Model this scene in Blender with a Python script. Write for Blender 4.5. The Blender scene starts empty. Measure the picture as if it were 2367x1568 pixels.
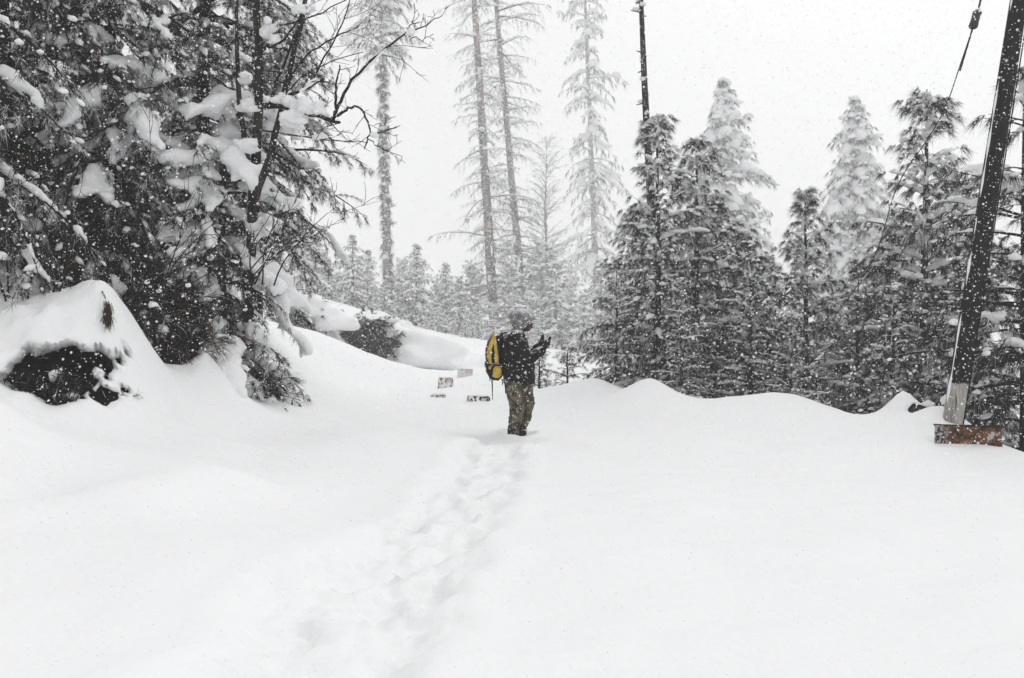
import bpy, math, random
import numpy as np
from mathutils import Vector

# ------------------------------------------------------------------ camera, sky, sun, exposure
CZ = 1.2                       # camera height above the snow at the walker's feet
SC = bpy.context.scene
COL = SC.collection
cam = bpy.data.cameras.new('camera'); cam.lens = 26.0; cam.sensor_width = 36.0
cam.clip_start = 0.05; cam.clip_end = 2000
camo = bpy.data.objects.new('camera', cam); COL.objects.link(camo)
camo.location = (0, 0, CZ); camo.rotation_euler = (math.radians(90), 0, 0)
SC.camera = camo
cam.dof.use_dof = True; cam.dof.focus_distance = 9.5; cam.dof.aperture_fstop = 4.0

SUN_EL, SUN_AZ = math.radians(58), math.radians(35)      # sun behind cloud, ahead and to the right
w = bpy.data.worlds.new('World'); SC.world = w; w.use_nodes = True
nt = w.node_tree; nt.nodes.clear()
sky = nt.nodes.new('ShaderNodeTexSky'); sky.sky_type = 'NISHITA'; sky.sun_disc = False
sky.sun_elevation = SUN_EL; sky.sun_rotation = SUN_AZ; sky.dust_density = 4.0
hsv = nt.nodes.new('ShaderNodeHueSaturation'); hsv.inputs['Saturation'].default_value = 0.0
nt.links.new(sky.outputs[0], hsv.inputs['Color'])
bgs = nt.nodes.new('ShaderNodeBackground'); bgs.inputs['Strength'].default_value = 0.05
nt.links.new(hsv.outputs[0], bgs.inputs['Color'])
bgc = nt.nodes.new('ShaderNodeBackground')               # the even cloud layer
bgc.inputs['Color'].default_value = (0.985, 0.99, 1.0, 1); bgc.inputs['Strength'].default_value = 0.54
addn = nt.nodes.new('ShaderNodeAddShader'); outw = nt.nodes.new('ShaderNodeOutputWorld')
nt.links.new(bgs.outputs[0], addn.inputs[0]); nt.links.new(bgc.outputs[0], addn.inputs[1])
nt.links.new(addn.outputs[0], outw.inputs['Surface'])

sl = bpy.data.lights.new('sun', 'SUN'); sl.energy = 0.5; sl.angle = math.radians(25); sl.color = (1, 0.985, 0.96)
slo = bpy.data.objects.new('sun', sl); COL.objects.link(slo)
d = Vector((math.sin(SUN_AZ) * math.cos(SUN_EL), math.cos(SUN_AZ) * math.cos(SUN_EL), math.sin(SUN_EL)))
slo.rotation_euler = d.to_track_quat('Z', 'Y').to_euler()

SC.view_settings.view_transform = 'Standard'; SC.view_settings.look = 'None'
SC.view_settings.exposure = 0.22; SC.view_settings.gamma = 1.0
SC.render.engine = 'CYCLES'
SC.cycles.max_bounces = 8; SC.cycles.diffuse_bounces = 4; SC.cycles.volume_bounces = 3
SC.cycles.use_denoising = True

# ------------------------------------------------------------------ helpers
K = 1710.6
def P(dx, dy, Y):
    """a point of the place from where it is seen and how far away it stands"""
    return np.array([(dx - 1183.5) / K * Y, Y, CZ - (dy - 784) / K * Y])

def _hash(ix, iy, iz, seed):
    h = (ix * 374761393 + iy * 668265263 + iz * 2147483647 + seed * 974634777).astype(np.int64) & 0xffffffff
    h = ((h ^ (h >> 13)) * 1274126177) & 0xffffffff
    h = ((h ^ (h >> 16)) * 2246822519) & 0xffffffff
    return ((h ^ (h >> 15)) & 0xffff) / 65535.0 * 2 - 1

def vnoise(p, seed=0):
    p = np.asarray(p, float)
    i = np.floor(p).astype(np.int64); f = p - i; f = f * f * f * (f * (f * 6 - 15) + 10)
    r = 0
    for a in (0, 1):
        wx = f[:, 0] if a else 1 - f[:, 0]
        for b in (0, 1):
            wy = f[:, 1] if b else 1 - f[:, 1]
            for c in (0, 1):
                wz = f[:, 2] if c else 1 - f[:, 2]
                r = r + wx * wy * wz * _hash(i[:, 0] + a, i[:, 1] + b, i[:, 2] + c, seed)
    return r

def fbm(p, octv=3, seed=0, gain=0.5):
    p = np.asarray(p, float); r = 0; a = 1.0
    for k in range(octv):
        r = r + a * vnoise(p * (2.03 ** k), seed + k * 17); a *= gain
    return r

def sstep(a, b, x):
    t = np.clip((x - a) / (b - a), 0, 1); return t * t * (3 - 2 * t)

class MB:
    """collects triangles and quads for ONE mesh object"""
    def __init__(s): s.v = []; s.q = []; s.t = []; s.fr = []; s.n = 0; s.qm = []; s.tm = []
    def add(s, v, quads=None, tris=None, frost=0.0, mat=0):
        v = np.asarray(v, float).reshape(-1, 3)
        if quads is not None and len(quads):
            s.q.append(np.asarray(quads, int).reshape(-1, 4) + s.n); s.qm.append(np.full(len(s.q[-1]), mat))
        if tris is not None and len(tris):
            s.t.append(np.asarray(tris, int).reshape(-1, 3) + s.n); s.tm.append(np.full(len(s.t[-1]), mat))
        s.v.append(v); s.fr.append(np.broadcast_to(np.asarray(frost, float), (len(v),)).copy()); s.n += len(v)
    def tube(s, pts, rad, sides=6, cap=True, mat=0, squash=1.0):
        pts = np.asarray(pts, float); n = len(pts); rad = np.broadcast_to(np.asarray(rad, float), (n,))
        tg = np.gradient(pts, axis=0); tg /= np.linalg.norm(tg, axis=1)[:, None] + 1e-9
        up = np.array([0, 0, 1.0]) if abs(tg[:, 2]).mean() < 0.85 else np.array([0.0, 1.0, 0])
        a = np.cross(tg, up); a /= np.linalg.norm(a, axis=1)[:, None] + 1e-9
        b = np.cross(a, tg)
        th = np.arange(sides) / sides * 2 * np.pi
        ring = (a[:, None, :] * np.cos(th)[None, :, None] + b[:, None, :] * (np.sin(th) * squash)[None, :, None]) * rad[:, None, None] + pts[:, None, :]
        i = np.arange(n - 1)[:, None] * sides; j = np.arange(sides)[None, :]; j2 = (j + 1) % sides
        q = np.stack([i + j, i + j2, i + sides + j2, i + sides + j], -1).reshape(-1, 4)
        v = ring.reshape(-1, 3); t = []
        if cap:
            v = np.vstack([v, pts[:1], pts[-1:]]); e = n * sides; o = (n - 1) * sides
            t = [(e, (k + 1) % sides, k) for k in range(sides)] + [(e + 1, o + k, o + (k + 1) % sides) for k in range(sides)]
        s.add(v, q, t, mat=mat)
    def loft(s, c, rx, ry, sides=20, p=2.0, mat=0):
        """horizontal superelliptic sections at centres c"""
        c = np.asarray(c, float); n = len(c)
        th = np.arange(sides) / sides * 2 * np.pi
        cx = np.sign(np.cos(th)) * np.abs(np.cos(th)) ** (2 / p); sy = np.sign(np.sin(th)) * np.abs(np.sin(th)) ** (2 / p)
        v = np.zeros((n, sides, 3))
        v[:, :, 0] = c[:, 0:1] + np.outer(rx, cx); v[:, :, 1] = c[:, 1:2] + np.outer(ry, sy); v[:, :, 2] = c[:, 2:3]
        i = np.arange(n - 1)[:, None] * sides; j = np.arange(sides)[None, :]; j2 = (j + 1) % sides
        q = np.stack([i + j, i + j2, i + sides + j2, i + sides + j], -1).reshape(-1, 4)
        e = n * sides; o = (n - 1) * sides
        t = [(e, (k + 1) % sides, k) for k in range(sides)] + [(e + 1, o + k, o + (k + 1) % sides) for k in range(sides)]
        s.add(np.vstack([v.reshape(-1, 3), c[:1], c[-1:]]), q, t, mat=mat)
    def box(s, lo, hi, mat=0):
        x0, y0, z0 = lo; x1, y1, z1 = hi
        v = [(x0, y0, z0), (x1, y0, z0), (x1, y1, z0), (x0, y1, z0), (x0, y0, z1), (x1, y0, z1), (x1, y1, z1), (x0, y1, z1)]
        s.add(v, [(0, 3, 2, 1), (4, 5, 6, 7), (0, 1, 5, 4), (1, 2, 6, 5), (2, 3, 7, 6), (3, 0, 4, 7)], mat=mat)
    def arrays(s):
        return np.vstack(s.v) if s.v else np.zeros((0, 3))
    def mesh(s, name, mats, smooth=True, frost=False):
        me = bpy.data.meshes.new(name)
        V = s.arrays(); nv = len(V)
        Q = np.vstack(s.q) if s.q else np.zeros((0, 4), int); T = np.vstack(s.t) if s.t else np.zeros((0, 3), int)
        me.vertices.add(nv); me.vertices.foreach_set('co', V.astype(np.float32).ravel())
        nl = len(Q) * 4 + len(T) * 3; me.loops.add(nl)
        me.loops.foreach_set('vertex_index', np.concatenate([Q.ravel(), T.ravel()]).astype(np.int32))
        nf = len(Q) + len(T); me.polygons.add(nf)
        ls = np.concatenate([np.arange(len(Q)) * 4, len(Q) * 4 + np.arange(len(T)) * 3]).astype(np.int32)
        me.polygons.foreach_set('loop_start', ls)
        mi = np.concatenate((s.qm if s.q else []) + (s.tm if s.t else [])) if nf else np.zeros(0)
        for m in (mats if isinstance(mats, (list, tuple)) else [mats]): me.materials.append(m)
        me.polygons.foreach_set('material_index', mi.astype(np.int32))
        me.polygons.foreach_set('use_smooth', np.full(nf, smooth))
        if frost and nv:
            at = me.attributes.new('frost', 'FLOAT', 'POINT'); at.data.foreach_set('value', np.concatenate(s.fr).astype(np.float32))
        me.update(calc_edges=True); me.validate()
        return me

def link(name, data, parent=None, loc=None):
    o = bpy.data.objects.new(name, data); COL.objects.link(o)
    if parent is not None: o.parent = parent
    if loc is not None: o.location = loc
    return o
def tag(o, label=None, cat=None, group=None, kind=None):
    if label: o['label'] = label
    if cat: o['category'] = cat
    if group: o['group'] = group
    if kind: o['kind'] = kind
    return o

def fuse(mb, name, mat, voxel, smooth=4, factor=0.5, crease=None):
    """one continuous skin over the overlapping shapes in mb"""
    me = mb.mesh(name + '_raw', [mat]); o = bpy.data.objects.new('tmp', me); COL.objects.link(o)
    m = o.modifiers.new('r', 'REMESH'); m.mode = 'VOXEL'; m.voxel_size = voxel
    if smooth:
        m2 = o.modifiers.new('s', 'SMOOTH'); m2.factor = factor; m2.iterations = smooth
    dg = bpy.context.evaluated_depsgraph_get(); out = bpy.data.meshes.new_from_object(o.evaluated_get(dg))
    bpy.data.objects.remove(o); bpy.data.meshes.remove(me)
    out.name = name; out.materials.clear(); out.materials.append(mat)
    out.polygons.foreach_set('use_smooth', np.full(len(out.polygons), True))
    if crease is not None:
        n = len(out.vertices); co = np.zeros(n * 3, np.float32); out.vertices.foreach_get('co', co)
        nr = np.zeros(n * 3, np.float32); out.vertices.foreach_get('normal', nr)
        co = co.reshape(-1, 3); nr = nr.reshape(-1, 3)
        co += nr * crease(co.astype(float))[:, None]
        out.vertices.foreach_set('co', co.astype(np.float32).ravel()); out.update()
    return out

# ------------------------------------------------------------------ materials
def mat(name, color, rough=0.8, spec=0.2):
    m = bpy.data.materials.new(name); m.use_nodes = True
    b = m.node_tree.nodes['Principled BSDF']
    b.inputs['Base Color'].default_value = (*color, 1); b.inputs['Roughness'].default_value = rough
    b.inputs['Specular IOR Level'].default_value = spec
    return m
def N(m, t, **kw):
    n = m.node_tree.nodes.new(t)
    for k, v in kw.items(): setattr(n, k, v)
    return n
def L(m, a, b): m.node_tree.links.new(a, b)
def bsdf(m): return m.node_tree.nodes['Principled BSDF']
def noise_fac(m, scale, lo, hi, detail=4, coord='Object', stretch=(1, 1, 1)):
    tc = N(m, 'ShaderNodeTexCoord'); mp = N(m, 'ShaderNodeMapping'); mp.inputs['Scale'].default_value = stretch
    L(m, tc.outputs[coord], mp.inputs['Vector'])
    n = N(m, 'ShaderNodeTexNoise'); n.inputs['Scale'].default_value = scale; n.inputs['Detail'].default_value = detail
    L(m, mp.outputs[0], n.inputs['Vector'])
    r = N(m, 'ShaderNodeMapRange'); r.inputs['From Min'].default_value = lo; r.inputs['From Max'].default_value = hi
    L(m, n.outputs['Fac'], r.inputs['Value'])
    return r.outputs[0]
def mixc(m, fac, a, b):
    x = N(m, 'ShaderNodeMix', data_type='RGBA')
    if isinstance(fac, float): x.inputs[0].default_value = fac
    else: L(m, fac, x.inputs[0])
    for v, i in ((a, 6), (b, 7)):
        if isinstance(v, tuple): x.inputs[i].default_value = (*v, 1)
        else: L(m, v, x.inputs[i])
    return x.outputs[2]
def setcol(m, out): L(m, out, bsdf(m).inputs['Base Color'])
def bump(m, h, strength, dist):
    b = N(m, 'ShaderNodeBump'); b.inputs['Strength'].default_value = strength; b.inputs['Distance'].default_value = dist
    L(m, h, b.inputs['Height']); L(m, b.outputs[0], bsdf(m).inputs['Normal'])
def upfac(m, lo, hi):
    g = N(m, 'ShaderNodeNewGeometry'); s = N(m, 'ShaderNodeSeparateXYZ'); L(m, g.outputs['Normal'], s.inputs[0])
    r = N(m, 'ShaderNodeMapRange'); r.inputs['From Min'].default_value = lo; r.inputs['From Max'].default_value = hi
    L(m, s.outputs['Z'], r.inputs['Value']); return r.outputs[0]
def mul(m, a, b):
    x = N(m, 'ShaderNodeMath', operation='MULTIPLY'); L(m, a, x.inputs[0]); L(m, b, x.inputs[1]); x.use_clamp = True; return x.outputs[0]

SNOW = mat('snow', (0.865, 0.87, 0.875), 0.65, 0.15)
bump(SNOW, noise_fac(SNOW, 34, 0.2, 0.8, 6), 0.25, 0.01)
SNOWT = mat('tree_snow', (0.865, 0.87, 0.875), 0.7, 0.1)
bump(SNOWT, noise_fac(SNOWT, 26, 0.2, 0.8, 5), 0.5, 0.02)
GROUND = mat('ground_snow', (0.9, 0.9, 0.9), 0.65, 0.15)
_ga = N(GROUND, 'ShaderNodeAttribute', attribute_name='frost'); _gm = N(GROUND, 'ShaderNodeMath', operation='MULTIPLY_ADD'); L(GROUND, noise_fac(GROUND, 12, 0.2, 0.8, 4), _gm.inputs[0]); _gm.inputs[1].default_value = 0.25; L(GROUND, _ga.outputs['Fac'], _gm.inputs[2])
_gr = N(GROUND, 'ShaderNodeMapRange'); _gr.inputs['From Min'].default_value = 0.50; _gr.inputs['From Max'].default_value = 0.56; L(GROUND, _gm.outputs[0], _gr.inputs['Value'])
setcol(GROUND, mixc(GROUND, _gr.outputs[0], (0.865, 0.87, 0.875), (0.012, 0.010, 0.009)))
bump(GROUND, noise_fac(GROUND, 22, 0.2, 0.8, 8), 0.45, 0.012)
FLAKE = mat('flake', (0.92, 0.92, 0.92), 0.7, 0.0)
_t = N(FLAKE, 'ShaderNodeBsdfTranslucent'); _t.inputs['Color'].default_value = (0.92, 0.92, 0.92, 1); _x = N(FLAKE, 'ShaderNodeMixShader'); _x.inputs[0].default_value = 0.55
L(FLAKE, bsdf(FLAKE).outputs[0], _x.inputs[1]); L(FLAKE, _t.outputs[0], _x.inputs[2]); L(FLAKE, _x.outputs[0], FLAKE.node_tree.nodes['Material Output'].inputs['Surface'])
SOIL = mat('soil', (0.02, 0.016, 0.013), 0.95, 0.05)
setcol(SOIL, mixc(SOIL, noise_fac(SOIL, 14, 0.4, 0.65), (0.012, 0.010, 0.009), (0.05, 0.036, 0.026)))
def needle_mat(name, a, b, whiteness=0.86):
    m = mat(name, a, 0.75, 0.15)
    at = N(m, 'ShaderNodeAttribute', attribute_name='frost')
    c = mixc(m, noise_fac(m, 2.5, 0.35, 0.65), a, b)
    setcol(m, mixc(m, at.outputs['Fac'], c, (whiteness, whiteness, whiteness)))
    return m
NEEDLE = needle_mat('needles', (0.008, 0.009, 0.0075), (0.022, 0.024, 0.019))
NEEDLE_BROWN = needle_mat('dead_needles', (0.030, 0.019, 0.012), (0.085, 0.050, 0.028))
def bark_mat(name, a, b, scale=9, snowy=0.0, patch=None):
    m = mat(name, a, 0.95, 0.05)
    f = noise_fac(m, scale, 0.38, 0.62, 5, stretch=(1, 1, 0.25))
    c = mixc(m, f, a, b)
    if patch: c = mixc(m, noise_fac(m, 0.55, 0.56, 0.62, 2, stretch=(1, 1, 0.6)), c, patch)
    if snowy: c = mixc(m, noise_fac(m, 19, 0.62 - snowy, 0.68 - snowy, 6, stretch=(1, 1, 0.7)), c, (0.85, 0.85, 0.86))
    setcol(m, c); bump(m, f, 0.8, 0.02)
    return m
BARK = bark_mat('bark', (0.012, 0.011, 0.010), (0.045, 0.040, 0.036), snowy=0.0)
BARK_FAR = bark_mat('bark_snow_flecked', (0.03, 0.028, 0.026), (0.09, 0.082, 0.076), snowy=0.10)
BARK_RED = bark_mat('bark_reddish', (0.03, 0.028, 0.026), (0.09, 0.08, 0.072), snowy=0.08, patch=(0.30, 0.16, 0.11))
TWIG = mat('twig', (0.020, 0.017, 0.015), 0.9, 0.05)

# ------------------------------------------------------------------ terrain
CP = []
def px(*l):
    for a in l: CP.append(P(*a))
def xyz(*l):
    for a in l: CP.append(np.array(a, float))
# open snow field
xyz((0, -6, 0.1), (-3, -5, 0.4), (6, -5, 0.1), (0, 0, 0.03), (4, 0, 0.05), (8, 0, 0.1), (0.4, 5, 0.0), (1.2, 7, 0.0), (0.05, 9.3, 0.0), (2.2, 8, 0.0), (3.4, 6, 0.0), (-1, 7, 0.06))
px((600, 1568, 2.6), (1183, 1568, 2.7), (2367, 1568, 2.6), (2367, 1300, 3.9), (0, 1568, 2.3), (0, 1300, 3.3), (0, 1180, 4.0), (0, 1120, 4.5), (300, 1150, 4.3), (430, 1085, 5.1), (600, 1150, 5.2), (700, 1200, 4.7))
# drift in front of the bank and the trough behind it
px((0, 925, 5.1), (100, 982, 5.25), (200, 1010, 5.55), (330, 1040, 5.9), (480, 1050, 6.4))
px((100, 985, 5.9), (200, 1002, 6.15), (320, 985, 6.7), (450, 985, 7.2))
# the bank with its mound
px((30, 722, 7.0), (120, 702, 7.2), (240, 670, 7.5), (300, 718, 7.7), (340, 790, 8.0), (400, 842, 8.5), (480, 834, 8.85), (535, 902, 9.3), (600, 917, 9.8), (640, 907, 10.4))
px((30, 860, 6.5), (120, 860, 6.6), (220, 860, 6.8), (300, 900, 7.1), (400, 930, 7.7), (520, 960, 8.4), (640, 950, 9.2), (800, 1000, 8.1))
xyz((-4.6, 8.3, 1.05), (-4.35, 8.9, 0.85), (-4.0, 9.6, 0.7), (-3.7, 10.4, 0.6))
xyz((-5.4, 8.2, 1.6), (-6, 7.2, 2.1), (-6, 5.5, 2.0), (-5, 4.0, 1.15), (-7, 4, 2.3), (-4.6, 2, 0.75), (-7, 1, 1.6), (-10, 4, 4.2), (-10, 0, 3.0), (-10, -5, 2.5))
# hillside behind the thicket
xyz((-5.2, 10.2, 2.3), (-4.6, 10.8, 1.9), (-5.0, 11.6, 2.9), (-4.3, 12.2, 1.5), (-4.9, 14, 1.7), (-7, 9, 3.6), (-9, 10, 6), (-7, 13, 4.6), (-10, 14, 8), (-14, 10, 10), (-7.2, 16, 2.3), (-10, 18, 3.6), (-13, 22, 5.0), (-10, 28, 2.0), (-16, 32, 6), (-20, 20, 11), (-22, 8, 13))
# road going on behind the walker
px((800, 900, 14), (700, 850, 15), (760, 838, 18), (640, 762, 17), (700, 778, 18.5), (800, 812, 23), (1105, 930, 13), (1012, 920, 14), (1030, 893, 17.5), (1075, 873, 20), (900, 850, 20), (1000, 815, 30), (900, 814, 28), (1100, 812, 32), (820, 813, 26))
px((640, 768, 22), (600, 752, 25), (560, 742, 28), (720, 765, 21.5))
px((690, 742, 25), (760, 744, 26), (850, 744, 29), (930, 746, 30), (1000, 788, 32), (1050, 806, 33.5))
px((1180, 870, 18), (1300, 838, 22), (1250, 850, 20), (1180, 815, 32))
# edge of the road on the right and the slope that falls away behind it
CREST = [(2440, 1068, 7.6), (2367, 1052, 7.8), (2310, 1036, 8.1), (2240, 1000, 8.7), (2165, 985, 8.9), (2080, 985, 9.3), (2030, 978, 9.6), (1950, 955, 10.3), (1850, 921, 11.5), (1760, 926, 12.0), (1600, 926, 12.4), (1500, 889, 12.6), (1430, 908, 13.0), (1380, 885, 13.6), (1310, 891, 14.6), (1240, 905, 15.2)]
for c in CREST:
    p = P(*c); CP.append(p)
    o = np.array([0.62, 0.78])
    far = 1.0 if c[0] > 1400 else 0.35
    xyz((p[0] + o[0] * 1.6, p[1] + o[1] * 1.6, p[2] - 0.75 * far), (p[0] + o[0] * 4, p[1] + o[1] * 4, p[2] - 1.7 * far))
px((2310, 1050, 7.7), (2165, 1034, 8.0), (1900, 1010, 8.8), (1600, 985, 10), (1400, 960, 11.4), (1300, 930, 13))
xyz((15, 10, -3), (12, 18, -3.2), (9, 26, -2.4), (20, 30, -4), (4.5, 24, -0.9), (2.2, 28, 0.4), (12, 45, -1.5), (0, 45, 0.2), (-6, 45, 0.9), (5, 60, 0.0), (-20, 60, 6), (0, 90, 0.0), (40, 100, 0), (-40, 100, 8), (14, 4, -1.8), (14, -6, -0.6), (30, 60, -3), (40, 0, -4), (-40, 0, 14), (0, -40, 0), (-40, -40, 9), (40, -40, -2), (0, 200, 4), (-120, 200, 16), (120, 200, 2), (150, 0, -4), (-150, 0, 22), (0, -120, 0))
CP = np.array(CP)
def _U(r2): return r2 * np.log(r2 + 1e-9)
_n = len(CP); _S = 10.0
_c = CP[:, :2] / _S
_A = np.zeros((_n + 3, _n + 3)); _A[:_n, :_n] = _U(((_c[:, None] - _c[None]) ** 2).sum(-1)) + np.eye(_n) * 2e-4
_A[:_n, _n] = 1; _A[:_n, _n + 1:] = _c; _A[_n, :_n] = 1; _A[_n + 1:, :_n] = _c.T
_w = np.linalg.solve(_A, np.concatenate([CP[:, 2], np.zeros(3)]))
TRAIL = np.array([(0.02, 9.5), (-0.10, 8.6), (-0.24, 7.7), (-0.376, 5.93), (-0.478, 4.71), (-0.59, 3.98), (-0.688, 3.33), (-0.741, 2.62), (-0.85, 2.0), (-1.0, 0.5)])
def trail_d(x, y):
    best = np.full(x.shape, 1e9); al = np.zeros(x.shape); acc = 0
    for a, b in zip(TRAIL[:-1], TRAIL[1:]):
        ab = b - a; l2 = (ab ** 2).sum()
        t = np.clip(((x - a[0]) * ab[0] + (y - a[1]) * ab[1]) / l2, 0, 1)
        dd = np.hypot(x - a[0] - t * ab[0], y - a[1] - t * ab[1])
        m = dd < best; best = np.where(m, dd, best); al = np.where(m, acc + t * math.sqrt(l2), al); acc += math.sqrt(l2)
    return best, al
_rng = np.random.default_rng(5)
STEPS = []
for _k in range(15):
    _s = 0.35 + _k * 0.44
    acc = 0
    for a, b in zip(TRAIL[:-1], TRAIL[1:]):
        l = np.hypot(*(b - a))
        if acc + l >= _s:
            dr = (b - a) / l; pnt = a + dr * (_s - acc); nrm = np.array([-dr[1], dr[0]])
            STEPS.append((*(pnt + nrm * (0.12 if _k % 2 else -0.12) + _rng.normal(0, 0.05, 2)), _rng.uniform(0.015, 0.05) * (0.0 if _k < 2 else 1.0), dr)); break
        acc += l
for q in ((1090, 1238), (990, 1338)):     # old prints beside the trail, half filled
    yy = CZ * K / (q[1] - 784); STEPS.append(((q[0] - 1183.5) / K * yy, yy, 0.035, np.array([-0.1, 1.0])))
def gz(x, y):
    x = np.atleast_1d(np.asarray(x, float)); y = np.atleast_1d(np.asarray(y, float)); sh = x.shape
    x = x.ravel(); y = y.ravel(); z = np.zeros(len(x))
    for i in range(0, len(x), 40000):
        a = np.stack([x[i:i + 40000], y[i:i + 40000]], 1) / _S
        r2 = ((a[:, None, :] - _c[None]) ** 2).sum(-1)
        z[i:i + 40000] = _U(r2) @ _w[:_n] + _w[_n] + a @ _w[_n + 1:]
    q = np.stack([x, y, np.zeros_like(x)], 1)
    dist = np.hypot(x, y)
    z = z + 0.035 * fbm(q * [0.9, 0.9, 1], 2, 3) + 0.010 * fbm(q * [2.6, 2.6, 1], 2, 9)
    z = z + sstep(14, 40, dist) * 0.22 * fbm(q * 0.22, 3, 31)
    z = z + sstep(-3.2, -4.4, x) * sstep(12, 9, y) * sstep(4.5, 6, y) * 0.07 * fbm(q * [3, 3, 1], 3, 44)
    # humps on the edge of the road, a snow-capped stump
    for (hx, hy, hw, hh) in ((*P(1500, 889, 12.6)[:2], 0.42, 0.12), (*P(1370, 885, 13.6)[:2], 0.5, 0.10), (*P(2090, 940, 9.35)[:2], 0.27, 0.44), (*P(2180, 980, 8.85)[:2], 0.30, 0.20), (*P(240, 690, 7.5)[:2], 0.30, 0.05), (*P(475, 850, 8.85)[:2], 0.16, 0.10)):
        z = z + hh * np.exp(-(((x - hx) ** 2 + (y - hy) ** 2) / hw ** 2) ** 0.8)
    # trodden trail
    td, al = trail_d(x, y)
    wob = td + 0.07 * fbm(q * [2.5, 2.5, 1], 2, 61)
    fade = sstep(9.25, 8.5, y)
    near = sstep(5.0, 3.0, y)
    wob = wob - 0.06 * near
    z = z - (0.065 + 0.04 * near) * fade * sstep(0.42, 0.20, wob) + 0.015 * fade * np.exp(-((wob - 0.46) / 0.10) ** 2)
    inside = sstep(0.46, 0.24, wob) * fade
    z = z + inside * (0.030 * fbm(q * [6, 6, 1], 3, 71) + 0.022 * np.abs(fbm(q * [13, 13, 1], 2, 77)))
    for (sx, sy, dp, dr) in STEPS:
        m = (np.abs(x - sx) < 0.5) & (np.abs(y - sy) < 0.5)
        if m.any():
            u = (x[m] - sx) * dr[0] + (y[m] - sy) * dr[1]; v = -(x[m] - sx) * dr[1] + (y[m] - sy) * dr[0]
            r = np.sqrt((u / 0.19) ** 2 + (v / 0.105) ** 2) + 0.38 * fbm(q[m] * [8, 8, 1], 2, 5)
            z[m] += -dp * sstep(1.0, 0.55, r) + 0.018 * np.exp(-((r - 1.25) / 0.22) ** 2)
    m = np.hypot(x - 0.06, y - 9.3)
    z = z * (1 - np.exp(-(m / 0.7) ** 2)) + 0.04 * np.exp(-((m - 0.30) / 0.09) ** 2) * (1 + 0.6 * vnoise(q * [7, 7, 1], 6)) - 0.03 * np.exp(-(m / 0.2) ** 2)
    # wind drift across the near ground
    dl = np.full(x.shape, 9.0)
    for (ax_, ay_, bx_, by_) in ((-3.6, 3.85, -2.75, 4.05), (-2.75, 4.05, -2.25, 4.55), (-2.25, 4.55, -1.95, 5.3)):
        t_ = np.clip(((x - ax_) * (bx_ - ax_) + (y - ay_) * (by_ - ay_)) / ((bx_ - ax_) ** 2 + (by_ - ay_) ** 2), 0, 1)
        dl = np.minimum(dl, np.hypot(x - ax_ - t_ * (bx_ - ax_), y - ay_ - t_ * (by_ - ay_)))
    z = z + 0.07 * np.exp(-(dl / 0.26) ** 2)
    z = z + 0.006 * fbm(np.stack([x * 1.2 + y * 0.5, y * 5.5 - x * 1.0, x * 0], 1), 3, 88)
    return z.reshape(sh)

def spaced(core0, core1, h, end0, end1, grow=1.07):
    l = list(np.arange(core0, core1 + h / 2, h)); s = h
    while l[-1] < end1: s *= grow; l.append(l[-1] + s)
    f = []; s = h; c = core0
    while c > end0: s *= grow; c -= s; f.append(c)
    return np.array(f[::-1] + l)
gx = np.unique(np.concatenate([spaced(-1.5, 0.8, 0.032, -3.0, 3.0, 1.03), np.arange(-6, -4.7, 0.05), np.arange(-4.7, -3.0, 0.03), np.arange(3.05, 6.5, 0.07), spaced(-6, 6.5, 5, -6, 6.5)[:0], spaced(6.5, 6.6, 0.1, 6.5, 420, 1.09), -spaced(6.05, 6.1, 0.1, 6.05, 420, 1.09)]))
gy = np.unique(np.concatenate([spaced(2.2, 9.8, 0.034, 2.2, 15.5, 1.02), -spaced(-2.15, -2.1, 0.1, -2.15, 250, 1.12), spaced(15.7, 15.8, 0.25, 15.7, 600, 1.055)]))
GX, GY = np.meshgrid(gx, gy); GZ = gz(GX, GY)
V = np.stack([GX, GY, GZ], -1).reshape(-1, 3)
# hollows melted into the bank under the shrubs: real cavities pushed back into the snow
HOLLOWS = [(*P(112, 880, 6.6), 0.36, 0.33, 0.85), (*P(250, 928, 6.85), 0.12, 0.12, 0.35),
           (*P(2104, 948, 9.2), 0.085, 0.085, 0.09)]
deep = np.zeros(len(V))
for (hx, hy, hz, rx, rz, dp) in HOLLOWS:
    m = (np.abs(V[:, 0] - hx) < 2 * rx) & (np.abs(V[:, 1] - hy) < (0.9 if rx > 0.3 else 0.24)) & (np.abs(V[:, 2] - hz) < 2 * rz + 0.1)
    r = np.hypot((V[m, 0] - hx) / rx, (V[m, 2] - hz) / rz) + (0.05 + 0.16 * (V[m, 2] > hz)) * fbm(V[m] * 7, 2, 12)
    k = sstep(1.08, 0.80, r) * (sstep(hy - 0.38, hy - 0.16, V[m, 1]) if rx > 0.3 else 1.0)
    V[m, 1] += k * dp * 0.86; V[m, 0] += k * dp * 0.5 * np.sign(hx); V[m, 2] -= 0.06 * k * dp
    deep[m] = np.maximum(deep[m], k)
nx, ny = len(gx), len(gy)
ii, jj = np.meshgrid(np.arange(nx - 1), np.arange(ny - 1))
a0 = (jj * nx + ii).ravel()
Qd = np.stack([a0, a0 + 1, a0 + nx + 1, a0 + nx], 1)
dq = deep[Qd].mean(1)
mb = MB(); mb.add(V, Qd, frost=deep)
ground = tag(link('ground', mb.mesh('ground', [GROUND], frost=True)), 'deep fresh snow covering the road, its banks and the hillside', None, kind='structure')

# ------------------------------------------------------------------ plants
def ico(sub):
    import bmesh
    bm = bmesh.new(); bmesh.ops.create_icosphere(bm, subdivisions=sub, radius=1.0)
    v = np.array([x.co for x in bm.verts]); f = np.array([[y.index for y in x.verts] for x in bm.faces]); bm.free()
    return v, f
ICO1, ICO2 = ico(1), ico(2)
ICO3 = ico(3)

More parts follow.
